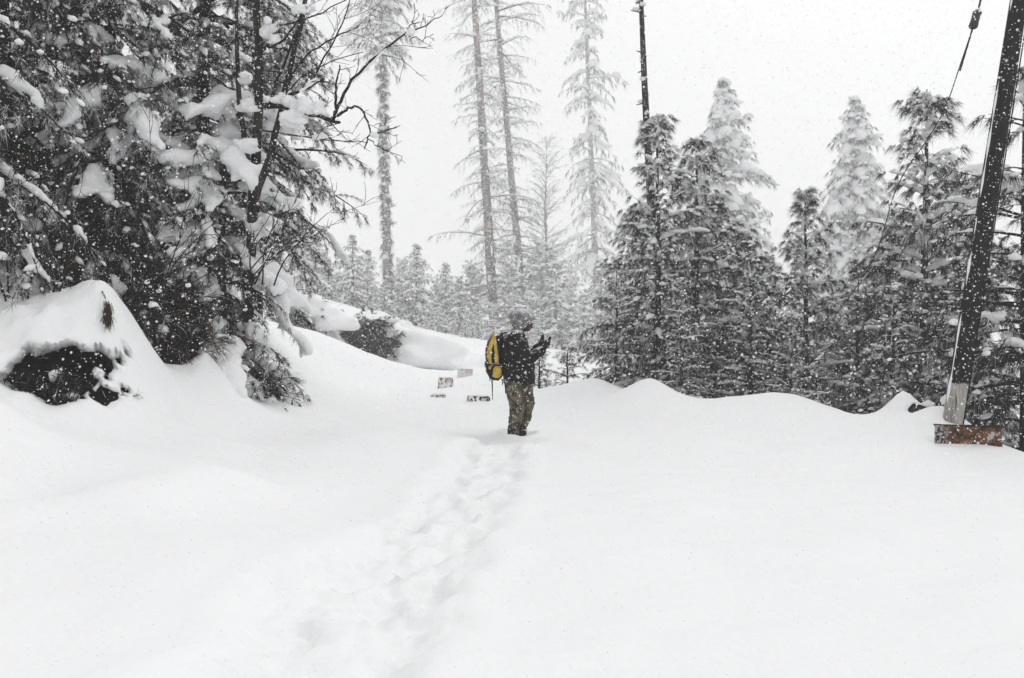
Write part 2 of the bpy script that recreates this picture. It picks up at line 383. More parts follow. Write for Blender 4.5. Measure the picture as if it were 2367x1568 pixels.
def blobs(mb, C, R, rng, base=ICO2, rough=0.28, freq=1.1, flat=0.45, axis=None, elong=None):
    """lumps of snow: rounded tops, flattened undersides"""
    C = np.asarray(C, float).reshape(-1, 3); n = len(C)
    if n == 0: return
    R = np.asarray(R, float)
    if R.ndim == 1: R = np.stack([R, R, R * 0.75], 1)
    v, f = base
    X = np.repeat(v[None], n, 0).copy()
    X[:, :, 2] = np.where(X[:, :, 2] < 0, X[:, :, 2] * flat, X[:, :, 2])
    off = rng.uniform(-50, 50, (n, 1, 3))
    nz = fbm((X * freq + off).reshape(-1, 3), 2, 8).reshape(n, -1, 1)
    X = X * (1 + rough * nz * 1.6) * R[:, None, :]
    if axis is not None:                                   # long axis follows the branch
        ax = np.asarray(axis, float).reshape(-1, 3); ax = ax / (np.linalg.norm(ax, axis=1)[:, None] + 1e-9)
        sd = np.cross(ax, [0, 0, 1.0]); sd /= np.linalg.norm(sd, axis=1)[:, None] + 1e-9
        up = np.cross(sd, ax)
        X = X[:, :, 0:1] * ax[:, None] + X[:, :, 1:2] * sd[:, None] + X[:, :, 2:3] * up[:, None]
    X = X + C[:, None, :]
    F = (f[None] + (np.arange(n) * len(v))[:, None, None]).reshape(-1, 3)
    mb.add(X.reshape(-1, 3), tris=F)

def blades(mb, Pt, D, Ln, n, rng, width=0.006, spread=0.45, droop=0.5, frost=0.0, simple=False):
    """bunches of long needles: bent slivers, each hanging with its own weight"""
    Pt = np.asarray(Pt, float).reshape(-1, 3); T = len(Pt)
    if T == 0: return
    D = np.asarray(D, float).reshape(-1, 3); Ln = np.broadcast_to(np.asarray(Ln, float), (T,))
    d = np.repeat(D, n, 0) + rng.normal(0, spread, (T * n, 3)); d /= np.linalg.norm(d, axis=1)[:, None] + 1e-9
    p = np.repeat(Pt, n, 0) + rng.normal(0, 0.012, (T * n, 3)); l = np.repeat(Ln, n) * rng.uniform(0.6, 1.1, T * n)
    sd = np.cross(d, rng.normal(0, 1, (T * n, 3))); sd /= np.linalg.norm(sd, axis=1)[:, None] + 1e-9
    wv = sd * (width * rng.uniform(0.7, 1.3, T * n))[:, None] * 0.5
    g = np.array([0, 0, -1.0]) * (l * droop)[:, None]
    mid = p + d * (l * 0.55)[:, None] + g * 0.22
    tip = p + d * l[:, None] + g * 0.75
    up = np.clip(d[:, 2] + 0.3, 0, 1)
    fr = (rng.random(T * n) < np.repeat(np.broadcast_to(np.asarray(frost, float), (T,)), n) * (0.6 + 0.9 * up)).astype(float) * rng.uniform(0.6, 1.0, T * n)
    if simple:
        mb.add(np.stack([p - wv * 0.8, p + wv * 0.8, tip], 1).reshape(-1, 3), tris=np.arange(T * n * 3).reshape(-1, 3), frost=np.repeat(fr, 3)); return
    v = np.stack([p - wv, p + wv, mid - wv, mid + wv, tip], 1).reshape(-1, 3)
    b = np.arange(T * n) * 5
    t = np.stack([np.stack([b, b + 1, b + 3], 1), np.stack([b, b + 3, b + 2], 1), np.stack([b + 2, b + 3, b + 4], 1)], 1).reshape(-1, 3)
    mb.add(v, tris=t, frost=np.repeat(fr, 5))

def curve(p0, d0, length, n, rng, bend=(0, 0, 0), wob=0.05):
    """a path that bends towards `bend` as it grows"""
    d = np.array(d0, float); d /= np.linalg.norm(d); p = np.array(p0, float); out = [p.copy()]
    st = length / (n - 1); bend = np.asarray(bend, float)
    for k in range(n - 1):
        d = d + bend / (n - 1) + rng.normal(0, wob, 3); d /= np.linalg.norm(d)
        p = p + d * st; out.append(p.copy())
    return np.array(out)

def ridge(mb, path, rad, rng, sides=6, lump=0.5):
    """snow lying along the top of a branch, lumpy, tapering at both ends"""
    n = len(path)
    s = np.linspace(0, 1, n * 2); pp = np.stack([np.interp(s, np.linspace(0, 1, n), path[:, k]) for k in range(3)], 1)
    r = rad * (1 + lump * rng.normal(0, 0.6, len(s))).clip(0.25, 2.0) * np.sin(np.pi * np.clip(s * 0.9 + 0.05, 0, 1)) ** 0.5
    pp[:, 2] += r * 0.62
    mb.tube(pp, r, sides, True, squash=0.85)

def conifer(seed, H, r_base, radius, start=0.12, whorls=14, per=6, elev=(10, 35), sag=0.7, twig_step=0.16, tuft_step=0.10, tuft_len=0.18, n_bl=12,
            bl_w=0.007, frost=0.10, snow=0.5, ridge_r=0.035, lump_r=(0.03, 0.09), lump_p=0.25, top=0.5, prof=None, lean=(0, 0), bare=0.0, trunk_mat=None,
            stubs=0, needle=None, side=None, twig_len=0.42, upto=1.0, droop=0.6, spread=0.42, twig_sag=0.5, pad=0.0, sides_r=6, simple=True, fused=0.0, lrange=(0.65, 1.15), tdown=0.25, wobble=1.0, pad_r=(0.08, 0.20)):
    """trunk, branches, needles and snow of one tree: four meshes"""
    rng = np.random.default_rng(seed)
    tr, br, cr, sn = MB(), MB(), MB(), MB()
    zs = np.linspace(-0.6, H, 18); lx = lean[0] * np.clip(zs / H, 0, 1); ly = lean[1] * np.clip(zs / H, 0, 1)
    wob = 0.02 * H * 0.15 * wobble
    tp = np.stack([lx + wob * np.sin(zs * 0.9 + seed), ly + wob * np.cos(zs * 0.7 + seed), zs], 1)
    rr = r_base * (1 - np.clip(zs / H, 0, 1)) ** 0.8 + 0.008
    tr.tube(tp, rr, 9)
    def at(z): return np.array([np.interp(z, zs, tp[:, k]) for k in range(3)]), np.interp(z, zs, rr)
    TP, TD, TL, TF = [], [], [], []
    LC, LR, LA = [], [], []; SCc, SR, SA = [], [], []
    if prof is None: prof = lambda t: (1 - t) ** 0.8
    t_list = np.linspace(start, 0.985, whorls)
    for wi, t in enumerate(t_list):
        if t > upto: break
        for k in range(per):
            if rng.random() < bare: continue
            tt = np.clip(t + rng.normal(0, 0.35 / whorls), 0.02, 0.99)
            az = 2 * np.pi * (k + rng.uniform(-0.35, 0.35)) / per + wi * 1.9
            if side is not None and rng.random() < side[1]:
                az = side[0] + rng.normal(0, 0.8)
            Lb = max(radius * prof(tt) * rng.uniform(*lrange), 0.12)
            o, ro = at(tt * H)
            e = math.radians(elev[0] + (elev[1] - elev[0]) * tt + rng.normal(0, 7))
            d0 = np.array([math.cos(az) * math.cos(e), math.sin(az) * math.cos(e), math.sin(e)])
            nb = 8 if Lb > 0.7 else 5
            bp = curve(o, d0, Lb, nb, rng, (0, 0, -sag * (0.6 + 0.6 * (1 - tt))), 0.05)
            rb = min(ro * 0.55, 0.008 + 0.016 * Lb)
            br.tube(bp, np.linspace(rb, 0.004, nb), 3 if simple else 4, False)
            if rng.random() < snow: 
                i0 = rng.integers(0, max(1, nb // 3)); i1 = rng.integers(max(i0 + 3, nb - 3), nb + 1)
                if i1 - i0 >= 3: ridge(sn, bp[i0:i1], ridge_r * rng.uniform(0.5, 1.4) * min(1, 0.4 + Lb * 0.5), rng, sides_r)
            nt_ = max(2, int(Lb / twig_step))
            seg = np.linspace(0, 1, nb)
            for j in range(nt_ + 1):
                s = 0.16 + 0.84 * j / nt_
                q = np.array([np.interp(s, seg, bp[:, c]) for c in range(3)])
                i = min(int(s * (nb - 1)), nb - 2); tg = bp[i + 1] - bp[i]; tg /= np.linalg.norm(tg) + 1e-9
                if j == nt_: dirs = [tg]
                else:
                    sd = np.cross(tg, [0, 0, 1.0]); sd /= np.linalg.norm(sd) + 1e-9
                    sgn = 1 if j % 2 else -1
                    dirs = [tg * rng.uniform(0.5, 1.0) + sd * sgn * rng.uniform(0.6, 1.0) + np.array([0, 0, rng.normal(0, 0.22)])]
                for dd in dirs:
                    Lt = twig_len * Lb ** 0.7 * (1.05 - 0.6 * s) * rng.uniform(0.6, 1.2) if j != nt_ else 0.12
                    Lt = max(Lt, 0.07)
                    nn = max(2, int(Lt / tuft_step) + 1)
                    tw = curve(q, dd, Lt, max(nn, 3), rng, (0, 0, -twig_sag), 0.06)
                    if Lt > 0.12: br.tube(tw, np.linspace(0.006, 0.003, len(tw)), 3, False)
                    tt2 = np.gradient(tw, axis=0); tt2 /= np.linalg.norm(tt2, axis=1)[:, None] + 1e-9
                    fz = frost * (rng.uniform(0.0, 0.35) if rng.random() < 0.74 else rng.uniform(2.0, 4.0))
                    for u in range(1, len(tw)):
                        TP.append(tw[u]); TD.append(tt2[u] + [0, 0, -tdown]); TL.append(tuft_len * rng.uniform(0.7, 1.2)); TF.append(fz)
                    if rng.random() < lump_p:
                        u = rng.integers(1, len(tw)); r = rng.uniform(*lump_r)
                        SCc.append(tw[u] + [0, 0, r * 0.45]); SR.append((r * rng.uniform(1.0, 1.5), r * rng.uniform(0.8, 1.1), r * rng.uniform(0.6, 0.95))); SA.append(tt2[u] * [1, 1, 0.45] + [1e-3, 0, 0])
            if pad and rng.random() < pad:                    # a heavy pad that bends the branch, lobes hanging from its edge
                s = rng.uniform(0.35, 0.9); q = np.array([np.interp(s, seg, bp[:, c]) for c in range(3)])
                i = min(int(s * (nb - 1)), nb - 2); tg = bp[i + 1] - bp[i]; tg /= np.linalg.norm(tg)
                R = rng.uniform(*pad_r)
                for c in range(6):
                    o_ = q + tg * (c - 2.5) * R * 0.6 + rng.normal(0, R * 0.18, 3); r = R * rng.uniform(0.4, 0.7) * (1 - 0.1 * abs(c - 2.5))
                    LC.append(o_ + [0, 0, 0.02]); LR.append((r * 1.4, r * 1.1, r * 0.85)); LA.append(tg)
                    if rng.random() < 0.75:                   # a lobe sagging off the edge
                        l = r * rng.uniform(0.5, 0.9); LC.append(o_ + np.array([rng.normal(0, r * 0.6), rng.normal(0, r * 0.6), -r * rng.uniform(0.5, 1.1)])); LR.append((l * 0.55, l * 0.55, l * 1.2)); LA.append(np.array([1.0, 0.1, 0]))
    blades(cr, TP, TD, TL, n_bl, rng, bl_w, spread, droop, np.array(TF), simple)
    if LC: blobs(sn, LC, np.array(LR), rng, ICO2, axis=np.array(LA))
    if fused and sn.n:
        fm = fuse(sn, 'f', SNOWT, fused, 2); nv2 = len(fm.vertices); co2 = np.zeros(nv2 * 3, np.float32); fm.vertices.foreach_get('co', co2)
        lv = np.zeros(len(fm.loops), np.int32); fm.loops.foreach_get('vertex_index', lv); sn = MB(); sn.add(co2.reshape(-1, 3), lv.reshape(-1, 4)); bpy.data.meshes.remove(fm)
    if SCc: blobs(sn, SCc, np.array(SR), rng, ICO1, axis=np.array(SA))
    for k in range(stubs):                                    # broken branch ends with a cap of snow
        t = rng.uniform(0.05, upto if upto < 1 else 0.95); o, ro = at(t * H); az = rng.uniform(0, 2 * np.pi)
        l = ro + rng.uniform(0.06, 0.35) * (1.3 - t); dd = np.array([math.cos(az), math.sin(az), rng.uniform(-0.1, 0.35)])
        pth = curve(o, dd, l, 4, rng, (0, 0, -0.1), 0.05); tr.tube(pth, np.linspace(ro * 0.22 + 0.008, 0.008, 4), 5)
        if rng.random() < 0.6: blobs(sn, [o + dd * (ro + (l - ro) * 0.4) + [0, 0, 0.04]], np.array([[max(0.05, l * 0.4), 0.06 + ro * 0.2, 0.05 + ro * 0.15]]), rng, ICO1, axis=[dd])
    nm = needle or NEEDLE; tm = trunk_mat or BARK
    return (tr.mesh('trunk', [tm]), br.mesh('branches', [TWIG]), cr.mesh('crown', [nm], smooth=False, frost=True), sn.mesh('snow_load', [SNOWT]))

def place_tree(name, meshes, loc, label, cat='tree', group=None, rz=0.0, s=1.0, lean=(0, 0)):
    o = tag(link(name, None, None, tuple(loc)), label, cat, group)
    o.rotation_euler = (lean[0], lean[1], rz); o.scale = (s, s, s)
    for nme, me in zip(('trunk', 'branches', 'crown', 'snow_load'), meshes):
        if len(me.vertices):
            c = link(nme, me, o)
            if nme != 'trunk': c['kind'] = 'stuff'
    return o
def gbase(X, Y, sink=0.25): return (X, Y, float(gz(X, Y)[0]) - sink)
def gX(dx, Y): return (dx - 1183.5) / K * Y

# young long-needled pines of the stand on the right: three grown, used in different turns and sizes
pprof = lambda t: (1 - t) ** 0.58 * (0.82 + 0.18 * math.sin(t * 23))
PK = dict(per=8, frost=0.32, snow=0.95, lump_p=0.46, lump_r=(0.02, 0.095), tuft_step=0.13, n_bl=26, bl_w=0.008, twig_step=0.17, twig_len=0.50, prof=pprof, tuft_len=0.20, spread=0.36, droop=0.55, tdown=0.55, lrange=(0.4, 1.3), ridge_r=0.060)
PINE = [conifer(11, 7.2, 0.10, 1.95, start=0.05, whorls=18, elev=(0, 46), sag=0.45, **PK),
        conifer(12, 7.0, 0.11, 2.25, start=0.04, whorls=17, elev=(-4, 42), sag=0.5, **PK),
        conifer(13, 6.6, 0.09, 2.0, start=0.05, whorls=16, elev=(2, 50), sag=0.35, **PK)]
GRP = 'young pines below the edge of the road'
def pine(k, dx, top, Y, rz, label, protoH=(7.2, 7.0, 6.6)):
    X = gX(dx, Y); b = gbase(X, Y); ztop = CZ - (top - 784) / K * Y
    place_tree('pine_tree', PINE[k], b, label, group=GRP, rz=rz, s=(ztop - b[2]) / protoH[k])
pine(0, 1520, 262, 15.2, 0.3, 'tall dark pine standing against the tall bare dead trunk')
pine(1, 1608, 325, 16.2, 1.9, 'broad dark pine just behind and to the right of the dead-trunk pine')
pine(2, 1862, 448, 15.0, 0.9, 'pine with a forked snow-clotted top between two taller snowy firs')
pine(0, 2140, 206, 14.6, 2.7, 'slender-topped pine crossed by the hanging wire')
pine(1, 2262, 520, 12.6, 4.1, 'dense pine directly behind the lower half of the leaning pole')
pine(2, 1985, 610, 16.0, 5.0, 'low pine below the wire, in front of the snowy fir')
pine(1, 1735, 560, 14.2, 3.3, 'bushy pine filling the middle of the stand above the flat snow edge')
pine(2, 1425, 600, 14.9, 2.0, 'pine at the end of the stand nearest the walker, its branches touching the snow')
pine(0, 1575, 640, 13.9, 5.6, 'short wide pine behind the rounded snow hump')
pine(2, 1830, 690, 13.2, 4.4, 'short pine right behind the snow edge, below the forked-top pine')
pine(0, 2065, 650, 12.6, 1.2, 'short pine behind the snow-covered stump')
pine(2, 1715, 545, 17.0, 0.1, 'pine showing its tip between the broad dark pine and the forked-top pine')
pine(1, 2050, 560, 16.5, 2.9, 'pine tucked between the snowy fir and the slender-topped pine')
pine(2, 1775, 600, 15.6, 5.2, 'pine behind the short one below the forked-top pine')
pine(0, 2105, 520, 15.6, 0.6, 'pine just left of the slender-topped pine, half behind the wire')
pine(1, 1660, 470, 17.4, 4.9, 'pine between the broad dark pine and the pale fir\'s foot')
pine(1, 1470, 480, 16.6, 0.8, 'pine left of the dead trunk, standing behind the one nearest the walker')
pine(0, 2215, 400, 16.5, 3.9, 'pine beyond the leaning pole, right of the slender-topped pine')
# the nearest pine on the right, seen past the pole
me = conifer(21, 6.2, 0.10, 2.4, start=0.10, whorls=15, per=6, elev=(2, 30), sag=0.5, frost=0.14, snow=0.7, ridge_r=0.032, lump_p=0.30, lump_r=(0.03, 0.085), tuft_len=0.20, n_bl=22, bl_w=0.007, twig_step=0.17, pad=0.30, fused=0.045)
place_tree('pine_tree', me, gbase(6.95, 10.0), 'nearest pine at the picture edge, its needle branches reaching past the leaning pole', group=GRP, rz=0.6)

# snow-laden firs further back
fprof = lambda t: (1 - t) ** 0.75 * (0.85 + 0.15 * math.sin(t * 40))
FIR = [conifer(31, 17, 0.30, 6.2, start=0.05, whorls=30, per=8, elev=(-12, 25), sag=0.9, twig_step=0.34, tuft_step=0.22, tuft_len=0.32, n_bl=14, bl_w=0.020, frost=0.58, snow=1.0, ridge_r=0.30, lump_p=0.40, lump_r=(0.10, 0.28), prof=fprof, droop=0.8),
       conifer(32, 15, 0.28, 5.0, start=0.05, whorls=28, per=8, elev=(-10, 30), sag=1.0, twig_step=0.34, tuft_step=0.22, tuft_len=0.32, n_bl=14, bl_w=0.020, frost=0.50, snow=1.0, ridge_r=0.27, lump_p=0.40, lump_r=(0.10, 0.26), prof=fprof, droop=0.8)]
GF = 'snow-laden firs behind the stand'
def fir(k, dx, top, Y, rz, label, H=(17, 15)):
    X = gX(dx, Y); b = gbase(X, Y); ztop = CZ - (top - 784) / K * Y
    place_tree('fir_tree', FIR[k], b, label, group=GF, rz=rz, s=(ztop - b[2]) / H[k])
fir(0, 1672, 184, 92, 0.4, 'pale snow-laden fir rising above the broad dark pine')
fir(1, 1978, 226, 82, 1.3, 'snow-laden fir with a pointed top standing alone against the sky')
# tall trees on the far side of the road
tall = conifer(41, 40, 0.30, 5.2, wobble=0.2, start=0.16, whorls=34, per=5, elev=(-8, 22), sag=0.9, twig_step=0.45, tuft_step=0.34, tuft_len=0.40, n_bl=10, bl_w=0.03, frost=0.66, snow=0.95, ridge_r=0.22, lump_p=0.35, lump_r=(0.12, 0.32), prof=lambda t: (1.0 - 0.75 * t) * (0.75 + 0.25 * math.sin(t * 37)), bare=0.1, trunk_mat=BARK_FAR, droop=0.9, lean=(-1.6, 0))
place_tree('fir_tree', tall, gbase(gX(1384, 135), 135), 'tall pale fir, thin trunk, between the twin trees and the dead trunk', group='tall trees across the road', s=2.16)
def thin_tree(seed, H, rb, radius, lean, mt):
    return conifer(seed, H, rb, radius, start=0.10, wobble=0.15, whorls=52, per=5, elev=(-2, 20), sag=0.5, twig_step=0.26, tuft_step=0.24, tuft_len=0.36, n_bl=7, bl_w=0.012, frost=0.45, snow=0.95, ridge_r=0.085, lump_p=0.05, lump_r=(0.06, 0.16), prof=lambda t: 0.75 + 0.25 * math.sin(t * 9 + seed), bare=0.30, lrange=(0.3, 1.35), trunk_mat=mt, stubs=70, lean=lean, twig_len=0.50, droop=0.5, spread=0.5, twig_sag=0.5)
place_tree('larch_tree', thin_tree(51, 36, 0.30, 3.0, (-2.2, 0), BARK_RED), gbase(gX(1146, 88), 88), 'tall bare tree with reddish patched trunk, nearest to the walker\'s back', group='tall trees across the road', s=2.09)
place_tree('larch_tree', thin_tree(52, 36, 0.26, 3.2, (-3.2, 0), BARK_FAR), gbase(gX(1218, 93), 93), 'tall bare grey-trunked tree right behind the walker\'s hood', group='tall trees across the road', s=2.07)
place_tree('larch_tree', conifer(53, 13, 0.16, 3.0, start=0.25, whorls=18, per=5, elev=(10, 50), sag=0.2, twig_step=0.32, tuft_step=0.25, tuft_len=0.34, n_bl=3, bl_w=0.014, frost=0.4, snow=0.8, ridge_r=0.08, lump_p=0.08, lump_r=(0.08, 0.2), prof=lambda t: 0.9 - 0.5 * t, trunk_mat=BARK_FAR, twig_len=0.5, droop=0.2, twig_sag=0.1),
           gbase(gX(1262, 98), 98), 'shorter frosted bare tree beside the grey-trunked tall tree', group='tall trees across the road', s=2.09)
snag = conifer(54, 24, 0.24, 2.2, wobble=0.2, start=0.06, whorls=46, per=6, elev=(-5, 20), sag=0.7, twig_step=0.3, tuft_step=0.22, tuft_len=0.34, n_bl=12, bl_w=0.018, frost=0.42, snow=0.8, ridge_r=0.10, lump_p=0.2, lump_r=(0.08, 0.2), prof=lambda t: (0.09 if t < 0.57 else 0.9 - 0.6 * abs(t - 0.7)), trunk_mat=BARK_FAR, stubs=110, lean=(-0.6, 0))
place_tree('pine_tree', snag, gbase(gX(898, 78), 78), 'tall pine with a bare knobbly trunk and leafy head, beside the thicket', group='tall trees across the road', s=2.06)
# the dead trunk in the stand
spike = conifer(55, 13, 0.125, 0.3, wobble=0.3, start=0.99, whorls=1, per=1, trunk_mat=BARK, stubs=60, lean=(-0.65, 0), bare=1.0)
place_tree('dead_tree', spike, gbase(gX(1528, 17.2), 17.2), 'dead branchless trunk with snow-capped stubs rising out of the dark pines', 'dead tree')

# snowy trees closing the road behind the walker
BACK = [conifer(61, 6.0, 0.12, 2.6, start=0.04, whorls=15, per=7, elev=(-5, 35), sag=0.8, twig_step=0.22, tuft_step=0.15, tuft_len=0.24, n_bl=13, bl_w=0.015, frost=0.80, snow=0.95, ridge_r=0.12, lump_p=0.45, lump_r=(0.06, 0.18), lrange=(0.4, 1.3)),  # heavy frost: snow cover plus distance haze painted into the needle colour
        conifer(62, 6.5, 0.12, 2.4, start=0.04, whorls=16, per=7, elev=(0, 40), sag=0.7, twig_step=0.22, tuft_step=0.15, tuft_len=0.24, n_bl=13, bl_w=0.015, frost=0.80, snow=0.95, ridge_r=0.12, lump_p=0.45, lump_r=(0.06, 0.19), lrange=(0.4, 1.3)),
        conifer(63, 6.0, 0.10, 2.9, start=0.03, whorls=13, per=7, elev=(15, 65), sag=0.9, twig_step=0.24, tuft_step=0.16, tuft_len=0.26, n_bl=12, bl_w=0.015, frost=0.80, snow=0.95, ridge_r=0.13, lump_p=0.45, lump_r=(0.07, 0.22), prof=lambda t: 0.55 + 0.9 * t * (1 - t) - 0.35 * t, lrange=(0.5, 1.3))]
GB = 'snowy young trees at the bend of the road'
for (k, dx, top, Y, rz, lab) in ((0, 815, 545, 34, 0.2, 'snow-clotted young tree in front of the knobbly trunk'),
                                 (1, 962, 566, 36, 1.4, 'pointed young snowy tree standing alone right of the knobbly trunk'),
                                 (0, 1062, 640, 38, 2.2, 'low snowy young tree beside the reddish trunk'),
                                 (1, 1285, 610, 39, 3.0, 'snow-plastered young tree beyond the walker\'s hands'),
                                 (0, 700, 520, 27, 4.0, 'dark young tree half hidden by the thicket, above the far bank'),
                                 (1, 1105, 690, 36, 5.1, 'small snowy tree just behind the walker\'s backpack'),
                                 (0, 1010, 690, 34, 0.9, 'small frosted tree at the foot of the pointed young tree'),
                                 (1, 890, 640, 33, 2.6, 'small frosted tree at the foot of the knobbly trunk'),
                                 (1, 640, 560, 30, 1.1, 'frosted young tree behind the thicket, farthest from the walker'),
                                 (0, 1350, 690, 37, 1.7, 'frosted young tree beneath the tall pale fir'),
                                 (2, 655, 610, 33, 0.7, 'shaggy pale tree just past the foot of the thicket'),
                                 (2, 780, 630, 36, 1.9, 'shaggy pale tree left of the knobbly trunk'),
                                 (2, 930, 600, 40, 2.7, 'shaggy pale tree right of the knobbly trunk'),
                                 (2, 1010, 655, 43, 3.7, 'shaggy pale tree between the pointed young tree and the reddish trunk'),
                                 (2, 1090, 610, 46, 4.7, 'shaggy pale tree rising behind the backpack'),
                                 (2, 1175, 600, 44, 5.7, 'shaggy pale tree between the two tall bare trees'),
                                 (2, 1255, 560, 47, 0.2, 'shaggy pale tree above the walker\'s gloves'),
                                 (2, 1320, 640, 42, 1.4, 'shaggy pale tree next to the pine stand'),
                                 (1, 850, 580, 45, 3.1, 'pale tree hidden behind the snow-clotted young tree'),
                                 (0, 1390, 600, 45, 2.3, 'pale tree behind the end of the pine stand'),
                                 (0, 860, 690, 28, 3.9, 'snow-buried low tree right above the dark bush of the far bank'),
                                 (1, 1030, 610, 42, 0.5, 'faint frosted tree left of the reddish trunk'),
                                 (0, 985, 730, 31, 2.0, 'lowest snowy tree at the end of the far bank'),
                                 (1, 1075, 735, 31, 4.3, 'lowest snowy tree right behind the top of the backpack'),
                                 (0, 1140, 720, 33, 1.2, 'snowy tree at the foot of the reddish trunk'),
                                 (0, 735, 540, 36, 2.4, 'faint frosted tree behind the snow-clotted one'),
                                 (1, 1245, 715, 33, 5.8, 'snowy tree right in front of the walker\'s face'),
                                 (1, 760, 600, 31, 3.4, 'low frosted tree between the dark young tree and the snow-clotted one'),
                                 (0, 930, 650, 39, 5.5, 'frosted tree in the gap left of the pointed young tree'),
                                 (1, 1195, 660, 41, 4.6, 'frosted young tree between the two tall bare trunks')):
    Y *= 1.95; X = gX(dx, Y); b = gbase(X, Y); ztop = CZ - (top - 784) / K * Y
    place_tree('young_tree', BACK[k], b, lab, group=GB, rz=rz, s=(ztop - b[2]) / (6.0, 6.5, 6.4)[k])

# ------------------------------------------------------------------ the thicket on the bank
GT = 'conifers of the thicket on the bank'
def tprof(a, b): return lambda t: a - b * t
TH = [(71, -5.9, 10.3, dict(H=10, r_base=0.16, radius=2.9, start=0.02, whorls=22, per=6, prof=tprof(1.0, 0.45), side=(-1.0, 0.55)), 'tallest conifer deep in the thicket, behind the mound'),
      (72, -4.55, 10.9, dict(H=8.5, r_base=0.13, radius=2.3, start=0.12, whorls=18, per=5, prof=lambda t: min(0.55 + 1.6 * t, 1.25 - 0.8 * t), side=(-0.8, 0.4)), 'conifer at the open end of the thicket, its sprays reaching out towards the road'),
      (73, -6.5, 7.5, dict(H=8, r_base=0.13, radius=2.7, start=0.05, whorls=18, per=5, prof=tprof(1.0, 0.4), side=(-0.2, 0.6)), 'conifer drooping over the mound from the picture edge'),
      (75, -5.2, 9.6, dict(H=5.5, r_base=0.09, radius=1.6, start=0.14, whorls=10, per=5, prof=tprof(1.1, 0.6), side=(-0.5, 0.5)), 'lower conifer in front of the raw earth, weighed down by snow'),
      (76, -4.1, 11.8, dict(H=5.6, r_base=0.10, radius=2.3, start=0.32, whorls=12, per=6, prof=tprof(1.0, 0.5), side=(-0.2, 0.45)), 'conifer behind the leafless tree, sprays hanging against the sky'),
      (74, -8.2, 12.6, dict(H=10, r_base=0.16, radius=3.0, start=0.10, whorls=11, per=5, prof=tprof(1.0, 0.4), side=(-0.9, 0.5)), 'conifer highest on the hillside behind the thicket')]
TH.append((78, -3.95, 10.1, dict(H=3.9, r_base=0.07, radius=1.45, start=0.12, whorls=11, per=6, prof=tprof(1.1, 0.6), side=(-0.8, 0.4)), 'low snow-smothered conifer at the foot of the leafless tree'))
TH.append((77, -6.9, 10.0, dict(H=9, r_base=0.12, radius=2.6, start=0.05, whorls=17, per=5, prof=tprof(1.0, 0.3), side=(-0.9, 0.6)), 'conifer of the thicket whose boughs hang over the leafless shrub behind the mound'))
for sd, X, Y, kw, lab in TH:
    kw.update(dict(pad=0.95, pad_r=(0.12, 0.30)) if sd in (75, 78) else dict(pad=0.65))
    me = conifer(sd, elev=(-14, 12), sag=0.95, tuft_len=0.12, n_bl=21, bl_w=0.0065, frost=0.32, snow=0.9, ridge_r=0.042, lump_p=0.6, lump_r=(0.015, 0.055), twig_step=0.17, tuft_step=0.085, droop=0.35, twig_sag=0.8, spread=0.8, tdown=0.35, fused=0.052, **kw)
    place_tree('conifer_tree', me, gbase(X, Y, 0.2), lab, group=GT)

def branchlets(mb, path, r0, rng, level, n, spread=0.8, ends=None):
    """side twigs, twigs on twigs, knobbly with buds"""
    Lp = np.linalg.norm(np.diff(path, axis=0), axis=1).sum(); m = len(path)
    for k in range(n):
        s = rng.uniform(0.25, 1.0); i = min(int(s * (m - 1)), m - 2)
        q = path[i] + (path[i + 1] - path[i]) * (s * (m - 1) - i); tg = path[i + 1] - path[i]; tg /= np.linalg.norm(tg) + 1e-9
        dd = tg + rng.normal(0, spread, 3) * [1, 0.7, 1] + [0, 0, 0.25]
        l = Lp * rng.uniform(0.2, 0.5)
        tw = curve(q, dd, l, 6, rng, (0, 0, rng.normal(0.1, 0.3)), 0.12)
        mb.tube(tw, np.linspace(max(r0 * 0.45, 0.0035), 0.0022, 6), 4, False)
        if ends is not None: ends.append(tw[-1])
        if level > 0: branchlets(mb, tw, r0 * 0.45, rng, level - 1, max(2, n // 2), spread, ends)

# bare broad-leaved tree in front of the thicket: dark stems, one long limb over the road
rng = np.random.default_rng(81)
D0 = 9.2
bt = tag(link('bare_tree', None, None, gbase(*P(575, 800, D0 + 0.3)[:2])), 'leafless dark tree whose long snow-padded limb reaches out over the road', 'tree')
o0 = np.array(bt.location)
def pth(l, jit=0.06):
    a = np.array([P(*q) for q in l]) - o0; n = len(a)
    s = np.linspace(0, n - 1, (n - 1) * 4 + 1); b = np.stack([np.interp(s, np.arange(n), a[:, k]) for k in range(3)], 1)
    for _ in range(2): b[1:-1] = (b[:-2] + 2 * b[1:-1] + b[2:]) / 4
    b[1:-1] += rng.normal(0, 0.008, b[1:-1].shape); return b
trunk, br, sn = MB(), MB(), MB()
stem = [pth([(566, 860, 10.7), (572, 700, 10.4), (588, 420, 9.6), (600, 200, 9.2), (592, 0, 9.2), (585, -200, 9.2)]),
        pth([(590, 460, 9.3), (625, 350, 9.2), (660, 210, 9.1), (705, 0, 9.0), (730, -150, 9)]),
        pth([(580, 430, 9.3), (560, 300, 9.4), (545, 120, 9.5), (548, -60, 9.6)])]
for st, r in zip(stem, (0.085, 0.05, 0.045)):
    trunk.tube(st, np.linspace(r, r * 0.4, len(st)), 9)
